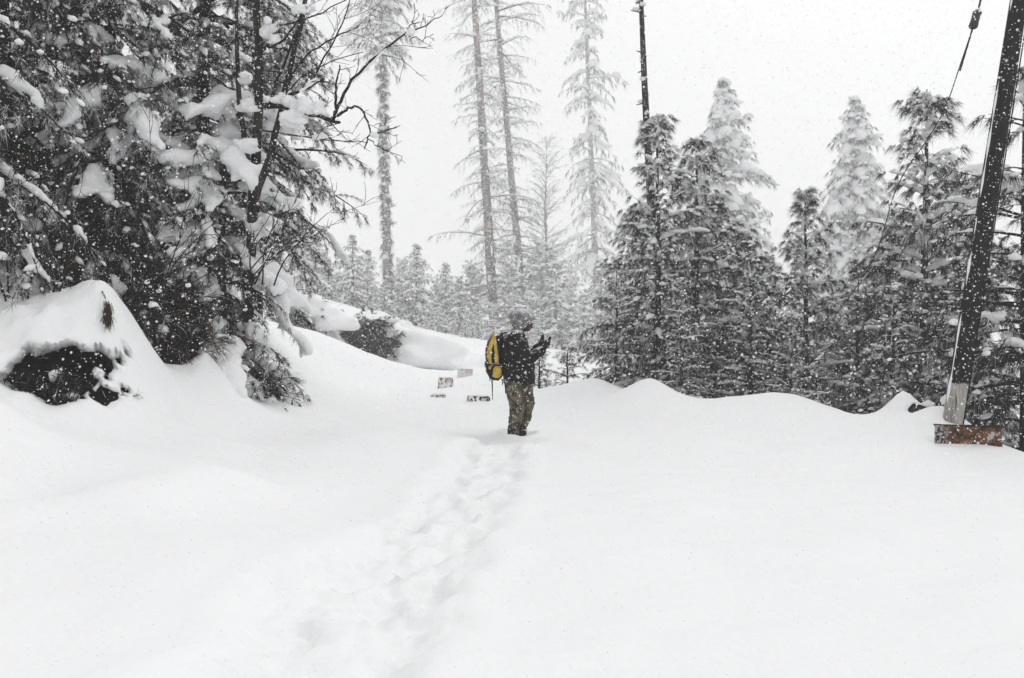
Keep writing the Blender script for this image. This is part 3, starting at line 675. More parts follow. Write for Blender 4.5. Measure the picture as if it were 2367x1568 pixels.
LIMB = [([(600, 245, 9.2), (640, 243, 9.1), (700, 258, 8.9), (750, 272, 8.8), (785, 283, 8.7)], 0.042, 4),
        ([(770, 278, 8.8), (778, 240, 8.8), (780, 190, 8.8), (785, 150, 8.8)], 0.02, 3),
        ([(775, 262, 8.8), (800, 200, 8.75), (855, 140, 8.7), (905, 100, 8.6), (940, 74, 8.55)], 0.020, 5),
        ([(940, 74, 8.55), (985, 58, 8.5), (1022, 36, 8.5)], 0.009, 4),
        ([(938, 76, 8.55), (950, 55, 8.6), (965, 22, 8.6)], 0.008, 4),
        ([(945, 84, 8.55), (975, 92, 8.5), (1002, 78, 8.5)], 0.007, 3),
        ([(780, 268, 8.8), (805, 247, 8.7), (835, 250, 8.65), (856, 292, 8.6), (852, 320, 8.6), (842, 345, 8.6)], 0.017, 4),
        ([(853, 310, 8.6), (890, 304, 8.5), (925, 290, 8.5)], 0.008, 4),
        ([(851, 322, 8.6), (885, 345, 8.5), (930, 362, 8.45)], 0.007, 4),
        ([(610, 250, 9.2), (660, 228, 9.1), (715, 200, 9.0), (750, 180, 9.0)], 0.026, 4),
        ([(600, 300, 9.2), (680, 312, 9.1), (760, 325, 9.0), (850, 330, 8.9)], 0.011, 6),
        ([(620, 250, 9.2), (650, 160, 9.1), (690, 60, 9.1), (715, -40, 9.0)], 0.022, 4),
        ([(660, 210, 9.1), (700, 130, 9.0), (770, 90, 8.9), (830, 60, 8.9)], 0.014, 5),
        ([(715, 200, 9.0), (760, 110, 8.95), (800, 40, 8.9), (815, -30, 8.9)], 0.013, 5),
        ([(600, 120, 9.2), (660, 90, 9.0), (700, 30, 9.0)], 0.018, 4),
        ([(640, 60, 9.1), (730, 40, 9.0), (800, 0, 9.0)], 0.012, 4),
        ([(650, 240, 9.1), (680, 190, 9.0), (740, 150, 8.9), (840, 120, 8.8)], 0.010, 5),
        ([(785, 283, 8.7), (740, 300, 8.8), (715, 355, 8.8)], 0.006, 2)]
for l, r, n in LIMB:
    q = pth(l); br.tube(q, np.linspace(r, max(r * 0.42, 0.003), len(q)), 6, False)
    branchlets(br, q, r * 0.5, rng, 1, n)
for l, r in (([(640, 240, 9.1), (700, 254, 8.9), (760, 272, 8.8)], 0.09), ([(690, 215, 9.0), (740, 186, 9.0)], 0.05), ([(800, 205, 8.75), (900, 106, 8.6)], 0.022)):
    ridge(sn, pth(l), r, rng, 8, 0.35)
PADS = [(725, 250, 8.85, 0.15), (690, 285, 8.95, 0.17), (650, 225, 9.1, 0.14), (575, 250, 9.25, 0.16), (570, 340, 9.25, 0.16), (945, 78, 8.55, 0.07), (640, 100, 9.1, 0.13), (620, 60, 9.1, 0.14), (870, 314, 8.55, 0.07), (800, 90, 8.9, 0.08), (735, 318, 9.0, 0.07), (560, 180, 9.4, 0.13), (700, 20, 9.0, 0.12)]
for (a, b, c, r) in PADS:
    for k in range(4):
        r = r * 0.9; q = P(a, b, c) - o0 + rng.normal(0, r * 0.5, 3) * [1, 0.6, 0.7]; blobs(sn, [q], np.array([[r * rng.uniform(0.5, 1.0), r * 0.5, r * rng.uniform(0.35, 0.65)]]), rng, ICO3, 0.35, 1.4, 0.7)
link('trunk', trunk.mesh('trunk', [BARK]), bt)
for nm_, b_ in (('branches', br.mesh('branches', [TWIG])), ('snow_load', fuse(sn, 'snow_load', SNOWT, 0.02, 2))):
    link(nm_, b_, bt)['kind'] = 'stuff'

# raw earth under the thicket
rng = np.random.default_rng(90)
base = np.array([(-6.0, 8.6), (-5.4, 8.95), (-4.8, 9.4), (-4.3, 9.8), (-3.8, 10.25), (-3.45, 10.8), (-3.3, 11.5)])
nu, nv_ = 80, 30
uu = np.linspace(0, 6, nu); bx = np.interp(uu, range(7), base[:, 0]); by = np.interp(uu, range(7), base[:, 1])
hh = np.interp(uu, range(7), [1.5, 1.6, 1.6, 1.35, 0.75, 0.25, 0.0])
Vb = []
for j in range(nv_):
    v = j / (nv_ - 1)
    Vb.append(np.stack([bx - 0.25 * v * v, by + 0.5 * v * v, gz(bx, by) - 0.3 + v * (hh + 0.3)], 1))
Vb = np.array(Vb).transpose(1, 0, 2).reshape(-1, 3)
nz_ = fbm(Vb * 3.0, 4, 5); Vb[:, 1] -= 0.16 * nz_; Vb[:, 0] += 0.10 * fbm(Vb * 3.3, 3, 25)
i_, j_ = np.meshgrid(np.arange(nu - 1), np.arange(nv_ - 1), indexing='ij'); a_ = (i_ * nv_ + j_).ravel()
m_ = MB(); m_.add(Vb, np.stack([a_, a_ + nv_, a_ + nv_ + 1, a_ + 1], 1))
EARTH = mat('raw_earth', (0.03, 0.02, 0.014), 0.95, 0.05)
setcol(EARTH, mixc(EARTH, noise_fac(EARTH, 9, 0.42, 0.66, 6, stretch=(1, 1, 0.4)), (0.008, 0.007, 0.006), (0.055, 0.032, 0.020)))
bump(EARTH, noise_fac(EARTH, 18, 0.2, 0.8, 6), 1.0, 0.05)
tag(link('earth_bank', m_.mesh('earth_bank', [EARTH])), 'dark raw earth exposed under the thicket', None, kind='structure')
# dead growth hanging over it
eb = MB(); pts = Vb.reshape(nu, nv_, 3)[4:-6, 6:].reshape(-1, 3); sel = rng.choice(len(pts), 620, replace=False)
blades(eb, pts[sel] + [0.02, -0.06, 0], rng.normal(0, 0.35, (620, 3)) + [0.1, -0.5, -0.8], rng.uniform(0.12, 0.38, 620), 8, rng, 0.007, 0.4, 0.8, 0.05)
tag(link('dead_grass', eb.mesh('dead_grass', [NEEDLE_BROWN], smooth=False, frost=True)), 'brown dead grass hanging over the raw earth', 'grass', kind='stuff')

def shrub(name, loc, label, seed, n=26, h=0.7, spread=0.6, frost=0.1, dens=7, bl=9, tl=0.12, snow_n=8, snow_r=(0.05, 0.12), cap=None, needle=None, cat='shrub', down=0.0, group=None, bw=0.006, fuse_cap=0.0):
    rng = np.random.default_rng(seed); st, fo, sn = MB(), MB(), MB(); TP, TD = [], []
    for k in range(n):
        az = rng.uniform(0, 2 * np.pi); e = rng.uniform(0.3, 1.3)
        d0 = (math.cos(az) * math.cos(e) * spread, math.sin(az) * math.cos(e) * spread, math.sin(e))
        c = curve((0, 0, -0.05), d0, h * rng.uniform(0.6, 1.15), 7, rng, (0, 0, -0.5 - down), 0.1)
        st.tube(c, np.linspace(0.009, 0.003, 7), 4, False)
        for q in range(dens):
            i = rng.integers(1, 6); s0 = c[i]; dd = (c[i + 1] - c[i]) / (np.linalg.norm(c[i + 1] - c[i]) + 1e-9) + rng.normal(0, 0.6, 3)
            tw = curve(s0, dd, h * rng.uniform(0.12, 0.35), 4, rng, (0, 0, -0.3), 0.1); st.tube(tw, np.linspace(0.004, 0.0025, 4), 3, False)
            for t in tw[1:]: TP.append(t); TD.append(dd + np.array([0, 0, -0.3]))
        if snow_n and k < snow_n:
            r = rng.uniform(*snow_r); i = rng.integers(3, 7); blobs(sn, [c[i] + [0, 0, r * 0.3]], np.array([[r * 1.3, r, r * 0.8]]), rng, ICO2, axis=[c[i] - c[i - 1]])
    if bl: blades(fo, TP, TD, tl, bl, rng, bw, 0.5, 0.5, frost)
    if cap is not None:
        for (cx, cy, cz, rx, ry, rz) in cap: blobs(sn, [(cx, cy, cz)], np.array([[rx, ry, rz]]), rng, ICO3, 0.2, 1.6, 0.5)
    o = tag(link(name, None, None, tuple(loc)), label, cat, group)
    link('stems', st.mesh('stems', [TWIG]), o)['kind'] = 'stuff'
    if fo.n: link('foliage', fo.mesh('foliage', [needle or NEEDLE], smooth=False, frost=True), o)['kind'] = 'stuff'
    if sn.n: link('snow_load', fuse(sn, 'snow_load', SNOWT, fuse_cap, 12) if fuse_cap else sn.mesh('snow_load', [SNOWT]), o)['kind'] = 'stuff'
    return o
h0 = P(104, 955, 6.82); h1 = P(255, 950, 7.0)
shrub('shrub', h0 + [0, 0.05, 0.0], 'dark shrub inside the large snow hollow in the bank', 101, n=60, h=0.55, spread=1.5, frost=0.04, dens=8, bl=9, tl=0.13, snow_n=9, snow_r=(0.04, 0.09))
shrub('shrub', h1, 'small dark twiggy shrub in the little hole beside the large snow hollow', 102, n=14, h=0.26, spread=1.3, frost=0.03, dens=6, bl=6, tl=0.08, snow_n=2, snow_r=(0.02, 0.04))
shrub('shrub', P(2108, 965, 9.3), 'dark twigs in the hole of the pointed snow mound near the pole', 103, n=12, h=0.2, spread=1.2, frost=0.03, dens=5, bl=6, tl=0.07, snow_n=0)
b3 = P(575, 930, 10.1)
shrub('shrub', b3, 'snow-padded bush at the foot of the thicket\'s open end', 104, n=34, h=0.95, spread=0.9, frost=0.10, dens=9, bl=9, tl=0.15, snow_n=16, snow_r=(0.07, 0.17), down=0.5)
shrub('shrub', P(430, 830, 9.3), 'brown withered bush under the thicket in front of the raw earth', 105, n=34, h=0.9, spread=0.9, frost=0.06, dens=9, bl=9, tl=0.16, snow_n=6, snow_r=(0.04, 0.09), needle=NEEDLE_BROWN, down=0.3)
shrub('shrub', P(300, 760, 8.8), 'dark bush crouching behind the snow mound', 106, n=34, h=1.0, spread=0.9, frost=0.08, dens=9, bl=8, tl=0.15, snow_n=8, snow_r=(0.05, 0.1), down=0.3)
def bare_shrub(loc, label, seed, n, h, lean):
    rng = np.random.default_rng(seed); st, sn = MB(), MB()
    for k in range(n):
        c = curve((rng.normal(0, 0.15), rng.normal(0, 0.15), -0.1), np.array([lean + rng.normal(0, 0.35), rng.normal(-0.1, 0.3), 1.0]), h * rng.uniform(0.6, 1.1), 9, rng, (lean, 0, -0.4), 0.09)
        st.tube(c, np.linspace(0.011, 0.003, 9), 5, False); branchlets(st, c, 0.007, rng, 1, 7, 0.6)
        for q in range(2):
            i = rng.integers(2, 9); r = rng.uniform(0.012, 0.028); blobs(sn, [c[i]], np.array([[r * 1.2, r, r * 1.2]]), rng, ICO2)
    o = tag(link('bare_shrub', None, None, tuple(loc)), label, 'shrub', 'leafless shrubs in the thicket')
    link('stems', st.mesh('stems', [TWIG]), o)['kind'] = 'stuff'; link('snow_load', sn.mesh('snow_load', [SNOWT]), o)['kind'] = 'stuff'
bare_shrub(P(330, 720, 8.3), 'leafless thin-stemmed shrub rising behind the top of the mound', 121, 7, 1.5, 0.1)
bare_shrub(P(90, 690, 7.5), 'leafless thin-stemmed shrub at the picture edge above the large hollow', 122, 6, 1.4, -0.1)
bare_shrub(P(600, 640, 9.4), 'leafless shrub tangled round the stem of the leafless tree', 123, 7, 1.3, 0.3)
sp = tag(link('withered_sprig', None, None, tuple(P(240, 678, 7.35))), 'brown withered sprig hanging down over the top of the mound', 'sprig')
rng = np.random.default_rng(131); m_ = MB(); c = np.array([(-0.02, 0, 0.02), (0.03, -0.04, -0.04), (0.07, -0.08, -0.12), (0.09, -0.11, -0.20)]); m_.tube(c, [0.006, 0.005, 0.004, 0.003], 5); link('stem', m_.mesh('stem', [TWIG]), sp)
m_ = MB(); blades(m_, np.repeat(c[2:], 14, 0) + rng.normal(0, 0.012, (28, 3)), np.tile([0.15, -0.15, -1.0], (28, 1)), 0.17, 6, rng, 0.006, 0.18, 0.2, 0.0); link('dead_needles', m_.mesh('dead_needles', [NEEDLE_BROWN], smooth=False, frost=True), sp)['kind'] = 'stuff'
stb = tag(link('branch_stub', None, None, tuple(P(608, 914, 9.75))), 'broken branch stub with a little snow at the foot of the thicket', 'branch')
m_ = MB(); m_.tube([(-0.10, 0.02, -0.02), (-0.03, 0, 0.01), (0.05, -0.02, 0.0), (0.11, -0.03, -0.01)], [0.02, 0.024, 0.02, 0.012], 7); m_.tube([(-0.11, -0.05, -0.03), (0.0, -0.06, -0.02), (0.1, -0.07, -0.03)], [0.012, 0.014, 0.008], 6); link('wood', m_.mesh('wood', [BARK]), stb)
m_ = MB(); blobs(m_, [(-0.03, 0, 0.035), (0.04, -0.02, 0.03)], np.array([[0.06, 0.03, 0.03], [0.05, 0.025, 0.02]]), rng, ICO3); link('snow_cap', m_.mesh('snow_cap', [SNOWT]), stb)
# far bank bushes under their own snow caps
f1 = gbase(gX(828, 26.8), 26.8, 0.05)
shrub('shrub', f1, 'dark bush under a broad snow cap on the far bank', 107, n=80, h=1.5, spread=1.35, frost=0.03, dens=8, bl=9, tl=0.26, snow_n=0, bw=0.02, fuse_cap=0.10, cap=[(-0.2, 1.5, 0.30, 1.9, 1.2, 0.95), (-1.6, 1.2, 0.30, 1.2, 1.1, 0.9), (1.4, 1.4, -0.05, 1.5, 1.2, 0.8), (-2.0, 0.3, -0.45, 1.1, 1.0, 0.9), (0.0, 0.60, 0.95, 1.2, 0.7, 0.30), (2.3, 1.0, -0.55, 1.6, 1.3, 0.85), (3.6, 1.3, -0.85, 1.6, 1.2, 0.75)])
f2 = gbase(gX(700, 25), 25, 0.1)
shrub('shrub', f2, 'snow-buried bush at the top of the far bank', 108, n=40, h=1.1, spread=1.1, frost=0.25, dens=7, bl=7, tl=0.2, snow_n=12, snow_r=(0.15, 0.4), bw=0.02, fuse_cap=0.08, cap=[(0.2, 0.2, 0.4, 1.1, 0.9, 0.6), (-0.6, 0.2, 0.6, 0.8, 0.8, 0.5), (1.1, 0.0, 0.0, 0.9, 0.8, 0.5)])
f3 = gbase(gX(932, 29), 29, 0.1)
shrub('shrub', f3, 'little round snow-covered bush on the crest of the far bank', 109, n=24, h=0.6, spread=1.0, frost=0.2, dens=6, bl=7, tl=0.15, snow_n=10, snow_r=(0.1, 0.25), bw=0.02, cap=[(0, 0, 0.6, 0.45, 0.45, 0.35)])
# saplings beside the walker
def sapling(seed, dx, dy, Y, H, label, R):
    me = conifer(seed, H, 0.018, R, start=0.08, whorls=7, per=5, elev=(5, 50), sag=0.2, twig_step=0.12, tuft_step=0.07, tuft_len=0.10, n_bl=9, bl_w=0.009, frost=0.22, snow=0.3, ridge_r=0.025, lump_p=0.1, lump_r=(0.02, 0.05), droop=0.2)
    X = gX(dx, Y); place_tree('sapling', me, gbase(X, Y, 0.05), label, 'sapling', 'saplings at the edge of the road')
sapling(111, 1247, 905, 14.9, 0.75, 'tiny conifer sapling poking from the snow right in front of the walker', 0.36)
sapling(112, 1312, 890, 15.2, 0.85, 'slightly larger sapling between the first sapling and the pine stand', 0.5)

# ------------------------------------------------------------------ leaning pole, rusty plate, guy wire
pole = tag(link('utility_pole', None, None, tuple(P(2196, 1000, 8.6))), 'leaning dark utility pole with a pale worn foot', 'pole')
po = np.array(pole.location); pA = P(2196, 1015, 8.6) - po - [0.02, 0, 0.15]; pB = P(2356, 0, 8.6) - po
ax = (pB - pA); n = 90; s = np.linspace(0, 1.55, n); pl = pA + ax * s[:, None]
POLE = mat('pole', (0.01, 0.01, 0.01), 0.8, 0.2)
tc = N(POLE, 'ShaderNodeTexCoord'); sx = N(POLE, 'ShaderNodeSeparateXYZ'); L(POLE, tc.outputs['Object'], sx.inputs[0])
nf = noise_fac(POLE, 16, 0.0, 1.0, 4, stretch=(1, 1, 0.35)); ad = N(POLE, 'ShaderNodeMath', operation='MULTIPLY_ADD'); L(POLE, nf, ad.inputs[0]); ad.inputs[1].default_value = 0.10; L(POLE, sx.outputs['Z'], ad.inputs[2])
st_ = N(POLE, 'ShaderNodeMapRange'); st_.inputs['From Min'].default_value = 0.62; st_.inputs['From Max'].default_value = 0.635; L(POLE, ad.outputs[0], st_.inputs['Value'])
grain = noise_fac(POLE, 22, 0.3, 0.7, 6, stretch=(1, 1, 0.08))
pale = mixc(POLE, grain, (0.22, 0.20, 0.18), (0.46, 0.44, 0.41)); pale = mixc(POLE, noise_fac(POLE, 5, 0.55, 0.7), pale, (0.33, 0.24, 0.18))
pale = mixc(POLE, noise_fac(POLE, 30, 0.66, 0.70, 3, stretch=(1, 1, 0.06)), pale, (0.03, 0.028, 0.026))
dark = mixc(POLE, noise_fac(POLE, 30, 0.4, 0.7, 5, stretch=(1, 1, 0.15)), (0.005, 0.005, 0.005), (0.018, 0.017, 0.016))
setcol(POLE, mixc(POLE, st_.outputs[0], pale, dark)); bump(POLE, grain, 0.4, 0.01)
m_ = MB(); m_.tube(pl, np.linspace(0.108, 0.080, n), 20); link('shaft', m_.mesh('shaft', [POLE]), pole)
rng = np.random.default_rng(7)
m_ = MB(); side = np.cross(ax / np.linalg.norm(ax), [0, -1, 0]); side /= np.linalg.norm(side); side = side if side[0] < 0 else -side
r_ = (0.007 + 0.014 * vnoise(np.stack([s * 22, s * 0, s * 0], 1), 4)).clip(0.001, 1)
m_.tube(pl + side * (np.linspace(0.106, 0.078, n) - 0.004)[:, None] + [0, -0.01, 0], r_, 8); link('snow_rim', m_.mesh('snow_rim', [SNOWT]), pole)
m_ = MB(); m_.tube(pl[:] - side * 0.075 + [0, -0.082, 0], np.full(n, 0.008), 6); link('cable', m_.mesh('cable', [TWIG]), pole)

RUST = mat('rusty_plate', (0.1, 0.05, 0.03), 0.8, 0.25)
c1 = mixc(RUST, noise_fac(RUST, 9, 0.38, 0.62, 6), (0.020, 0.012, 0.009), (0.17, 0.065, 0.024))
c1 = mixc(RUST, noise_fac(RUST, 42, 0.60, 0.68, 5), c1, (0.34, 0.25, 0.17))
c1 = mixc(RUST, noise_fac(RUST, 7, 0.60, 0.66, 6), c1, (0.42, 0.40, 0.36))
c1 = mixc(RUST, noise_fac(RUST, 14, 0.68, 0.71, 4, stretch=(0.35, 1, 1)), c1, (0.5, 0.48, 0.44))
xs_ = N(RUST, 'ShaderNodeSeparateXYZ'); tcr = N(RUST, 'ShaderNodeTexCoord'); L(RUST, tcr.outputs['Object'], xs_.inputs[0])
fl = N(RUST, 'ShaderNodeMapRange'); fl.inputs['From Min'].default_value = -0.16; fl.inputs['From Max'].default_value = -0.28; L(RUST, xs_.outputs['X'], fl.inputs['Value'])
c2 = mixc(RUST, noise_fac(RUST, 26, 0.42, 0.58, 5), (0.018, 0.017, 0.016), (0.36, 0.35, 0.33))
setcol(RUST, mixc(RUST, fl.outputs[0], c1, c2)); bump(RUST, noise_fac(RUST, 30, 0.3, 0.7, 5), 0.5, 0.006)
plate = tag(link('metal_plate', None, None, tuple(P(2238, 1016, 8.05))), 'rusty metal plate with flaking pale paint at the foot of the leaning pole', 'metal plate')
plate.rotation_euler = (math.radians(-4), math.radians(2.5), math.radians(-8))
nxp, nzp = 36, 18; gxp = np.linspace(-0.34, 0.34, nxp); gzp = np.linspace(-0.28, 0.145, nzp)
Gx, Gz = np.meshgrid(gxp, gzp)
front = np.stack([Gx + 0.02 * (0.145 - Gz) * np.sign(Gx), 0.008 * np.sin(Gx * 6 + 1) + 0.006 * np.sin(Gz * 14), Gz + 0.010 * np.sin(Gx * 4)], -1).reshape(-1, 3)
a_ = (np.arange(nzp - 1)[:, None] * nxp + np.arange(nxp - 1)[None]).ravel(); q_ = np.stack([a_, a_ + 1, a_ + nxp + 1, a_ + nxp], 1)
m_ = MB(); m_.add(front, q_); me_ = m_.mesh('sheet', [RUST]); so = link('sheet', me_, plate); md = so.modifiers.new('t', 'SOLIDIFY'); md.thickness = 0.006; md.offset = 1
m_ = MB(); m_.tube(np.stack([np.linspace(-0.345, 0.345, 20), np.full(20, 0.012), 0.147 + 0.010 * np.sin(np.linspace(-0.345, 0.345, 20) * 4)], 1), np.full(20, 0.011), 8)
link('rolled_edge', m_.mesh('rolled_edge', [mat('edge_iron', (0.012, 0.011, 0.010), 0.8, 0.2)]), so)

wire = tag(link('guy_wire', None), 'thin sagging guy wire with a barrel insulator, hanging down into the pines', 'wire')
WP = np.array([P(*q) for q in ((2290, -150, 8.6), (2268, 0, 8.6), (2253, 52, 8.6), (2236, 105, 8.6), (2215, 165, 8.6), (2190, 245, 8.65), (2145, 325, 8.7), (2090, 395, 8.8), (2060, 465, 9.0), (2042, 545, 9.2), (2012, 620, 9.5), (1945, 712, 10.2), (1880, 800, 11.0), (1830, 860, 12.0))])
sw = np.linspace(0, len(WP) - 1, 140); wp = np.stack([np.interp(sw, np.arange(len(WP)), WP[:, k]) for k in range(3)], 1)
for _ in range(30): wp[1:-1] = (wp[:-2] + 2 * wp[1:-1] + wp[2:]) / 4
WIRE = mat('wire', (0.015, 0.015, 0.015), 0.6, 0.3)
m_ = MB(); m_.tube(wp, np.full(140, 0.0065), 6); link('strand', m_.mesh('strand', [WIRE]), wire)
ic = P(2252, 55, 8.7); wi = int(np.argmin(((wp - ic) ** 2).sum(1))); iv = wp[wi + 2] - wp[wi - 2]; iv /= np.linalg.norm(iv); ic = wp[wi]
m_ = MB(); t_ = np.array([-0.11, -0.10, -0.085, -0.02, 0.02, 0.085, 0.10, 0.11]); m_.tube(ic + iv * t_[:, None], [0.012, 0.035, 0.05, 0.045, 0.045, 0.05, 0.04, 0.012], 12); ins = link('insulator', m_.mesh('insulator', [mat('insulator', (0.02, 0.018, 0.017), 0.35, 0.5)]), wire)
for a, b in ((-0.62, -0.10), (0.10, 0.62)):
    t_ = np.linspace(a, b, 14); m_ = MB(); m_.tube(ic + iv * t_[:, None], 0.010 + 0.002 * np.sin(np.arange(14) * 2.4), 8); link('wire_grip', m_.mesh('wire_grip', [WIRE]), wire)
m_ = MB(); blobs(m_, [ic - iv * 0.11 + [0, 0, 0.01]], np.array([[0.03, 0.03, 0.02]]), rng, ICO2); link('snow_load', m_.mesh('snow_load', [SNOWT]), ins)

# ------------------------------------------------------------------ painted blocks along the buried road edge
def block_mat(name, tint):
    m = mat(name, (0.5, 0.5, 0.5), 0.9, 0.1)
    c = mixc(m, noise_fac(m, 9, 0.45, 0.6, 5), (0.80, 0.79, 0.78), (0.62, 0.61, 0.60))
    c = mixc(m, noise_fac(m, 5, 0.58, 0.64, 4), c, (0.66, 0.56, 0.54))
    c = mixc(m, noise_fac(m, 16, tint, tint + 0.05, 4, stretch=(1, 1, 0.6)), c, (0.035, 0.032, 0.032))
    setcol(m, c); bump(m, noise_fac(m, 20, 0.2, 0.8), 0.6, 0.02)
    return m
BL = [(1075, 862, 20.0, 0.42, 0.21, 6, 3, 0.66, 'pale painted block showing from the snow farthest along the road'),
      (1030, 884, 17.5, 0.36, 0.20, -2, 0, 0.54, 'grey speckled block with a dark top edge, between the two other pale blocks'),
      (1012, 917, 14.2, 0.28, 0.07, -8, 0, 0.48, 'thin sliver of a block almost buried in the snow'),
      (1106, 924, 13.2, 0.40, 0.12, 14, 3, 0.47, 'long black-marked block tapering into the snow below the walker\'s backpack')]
for (dx, dy, Y, wd, ht, rz, ry, tint, lab) in BL:
    c = P(dx, dy, Y); o = tag(link('kerb_block', None, None, tuple(c)), lab, 'concrete block', 'concrete blocks along the buried road edge')
    o.rotation_euler = (0, math.radians(ry), math.radians(rz))
    import bmesh
    bm = bmesh.new(); bmesh.ops.create_cube(bm, size=1); 
    for v in bm.verts: v.co.x *= wd * (1.0 if v.co.z < 0 else 0.95); v.co.y *= 0.22; v.co.z = v.co.z * (ht + 0.3) - 0.15
    bmesh.ops.bevel(bm, geom=bm.edges[:], offset=0.015, segments=2, affect='EDGES')
    me_ = bpy.data.meshes.new('block'); bm.to_mesh(me_); bm.free(); me_.materials.append(block_mat('block_paint', tint)); link('block', me_, o)
    m_ = MB(); r_ = np.random.default_rng(int(dx)); blobs(m_, [(0, 0.03, ht / 2 + 0.005)], np.array([[wd * 0.52, 0.15, 0.035 if tint < 0.6 else 0.025]]), r_, ICO3, 0.15); link('snow_cap', m_.mesh('snow_cap', [SNOWT]), o)
    # the snow drift the block sits in
    # (handled by the ground sheet)

# ------------------------------------------------------------------ the walker (faces +x, stands knee-high hidden boots in the snow)
PX, PY = gX(1195, 9.3) - 0.0, 9.3
PZ = 0.0
def capsule(mb, pts, rad, sides=14, ysq=1.0):
    """rounded limb through the joints"""
    pts = np.asarray(pts, float); rad = np.asarray(rad, float); m = len(pts)
    s = np.linspace(0, m - 1, (m - 1) * 5 + 1); p = np.stack([np.interp(s, np.arange(m), pts[:, k]) for k in range(3)], 1); r = np.interp(s, np.arange(m), rad)
    for _ in range(2): p[1:-1] = (p[:-2] + 2 * p[1:-1] + p[2:]) / 4
    d0 = p[0] - p[1]; d0 /= np.linalg.norm(d0); d1 = p[-1] - p[-2]; d1 /= np.linalg.norm(d1)
    a = np.array([0.95, 0.8, 0.5]); h = np.sqrt(1 - (1 - (1 - a)) ** 2)
    pre = [p[0] + d0 * r[0] * t for t in (0.97, 0.8, 0.5)]; prr = [r[0] * t for t in (0.24, 0.6, 0.866)]
    post = [p[-1] + d1 * r[-1] * t for t in (0.5, 0.8, 0.97)]; por = [r[-1] * t for t in (0.866, 0.6, 0.24)]
    mb.tube(np.vstack([pre, p, post]), np.concatenate([prr, r, por]), sides)
def ell(mb, c, r, rot=0.0):
    v, f = ICO3; v = v * np.asarray(r)
    ca, sa = math.cos(rot), math.sin(rot); v = np.stack([v[:, 0] * ca - v[:, 2] * sa, v[:, 1], v[:, 0] * sa + v[:, 2] * ca], 1)
    mb.add(v + np.asarray(c), tris=f)
def flecked(m, base, lo, up=True, scale=30, u0=0.25, u1=0.85):
    """snow that has settled on cloth: flecks everywhere, cover where the cloth faces up"""
    fl = noise_fac(m, scale, lo, lo + 0.04, 4)
    c = mixc(m, fl, base, (0.82, 0.82, 0.83))
    if up:
        u = mul(m, upfac(m, u0, u1), noise_fac(m, 9, 0.35, 0.6, 5)); c = mixc(m, u, c, (0.85, 0.85, 0.86))
    setcol(m, c); return m
JACKET = mat('jacket_black', (0.008, 0.008, 0.009), 0.75, 0.2); flecked(JACKET, (0.005, 0.005, 0.006), 0.70, True, 30, 0.5, 0.95)
bump(JACKET, noise_fac(JACKET, 14, 0.2, 0.8, 4), 0.6, 0.02)
HOOD = mat('hood_grey', (0.2, 0.2, 0.2), 0.85, 0.1)
hb = mixc(HOOD, noise_fac(HOOD, 18, 0.35, 0.65, 5), (0.10, 0.10, 0.105), (0.27, 0.27, 0.275)); flecked(HOOD, hb, 0.62, True, 40)
CAMO = mat('trousers_camouflage', (0.06, 0.05, 0.03), 0.85, 0.1)
cb = mixc(CAMO, noise_fac(CAMO, 11, 0.47, 0.51, 3), (0.150, 0.128, 0.088), (0.060, 0.055, 0.036)); cb = mixc(CAMO, noise_fac(CAMO, 15, 0.60, 0.63, 3, stretch=(1.3, 1, 0.8)), cb, (0.014, 0.013, 0.010))
flecked(CAMO, cb, 0.66, False, 34); bump(CAMO, noise_fac(CAMO, 12, 0.2, 0.8, 4), 0.6, 0.02)
GLOVE = mat('glove_black', (0.008, 0.008, 0.008), 0.7, 0.25); flecked(GLOVE, (0.007, 0.007, 0.007), 0.69, False, 40)
BOOT = mat('boot_black', (0.008, 0.007, 0.006), 0.6, 0.3); flecked(BOOT, (0.008, 0.007, 0.006), 0.64, False, 30)
SKIN_SHADED = mat('skin', (0.055, 0.030, 0.024), 0.6, 0.3)  # skin tone darkened to carry the hood's shade on the face
PACK = mat('pack_black', (0.010, 0.010, 0.011), 0.7, 0.2); flecked(PACK, (0.006, 0.006, 0.007), 0.69)
YELLOW = mat('pack_yellow', (0.40, 0.26, 0.05), 0.65, 0.2)
yb = mixc(YELLOW, noise_fac(YELLOW, 16, 0.35, 0.7, 4), (0.60, 0.41, 0.075), (0.40, 0.26, 0.05)); flecked(YELLOW, yb, 0.66, False, 36)

loc = (PX, PY, PZ)
AXF = np.array([0.776, 0, -0.63]); RIM = np.array([0.125, 0, 1.392])
body = MB()
body.loft([(0.03, 0, z) for z in (0.60, 0.72, 0.82)] + [(-0.01, 0, 1.0), (-0.02, 0, 1.15), (-0.02, 0, 1.25), (0.0, 0, 1.30)], [0.09, 0.11, 0.11, 0.11, 0.10, 0.08, 0.05], [0.13, 0.15, 0.15, 0.15, 0.17, 0.17, 0.06], 20)
capsule(body, [(-0.01, 0, 1.26), (0.03, 0, 1.40)], [0.055, 0.055])
ell(body, (0.064, 0, 1.443), (0.095, 0.074, 0.112), -0.55)                      # skull, tipped forward
ell(body, RIM + AXF * 0.018 - np.array([0.01, 0, 0.03]), (0.05, 0.058, 0.07), -0.55)   # jaw
face_c = RIM + AXF * 0.028
dn = np.array([-0.63, 0, -0.776])                                                # down the face
ell(body, face_c + AXF * 0.045 + dn * 0.004, (0.016, 0.012, 0.026), -0.75)       # nose
ell(body, face_c + AXF * 0.012 - dn * 0.034, (0.03, 0.055, 0.014), -0.6)         # brow
ell(body, face_c + AXF * 0.024 + dn * 0.040, (0.014, 0.026, 0.007), -0.6)        # upper lip
ell(body, face_c + AXF * 0.022 + dn * 0.054, (0.014, 0.023, 0.007), -0.6)        # lower lip
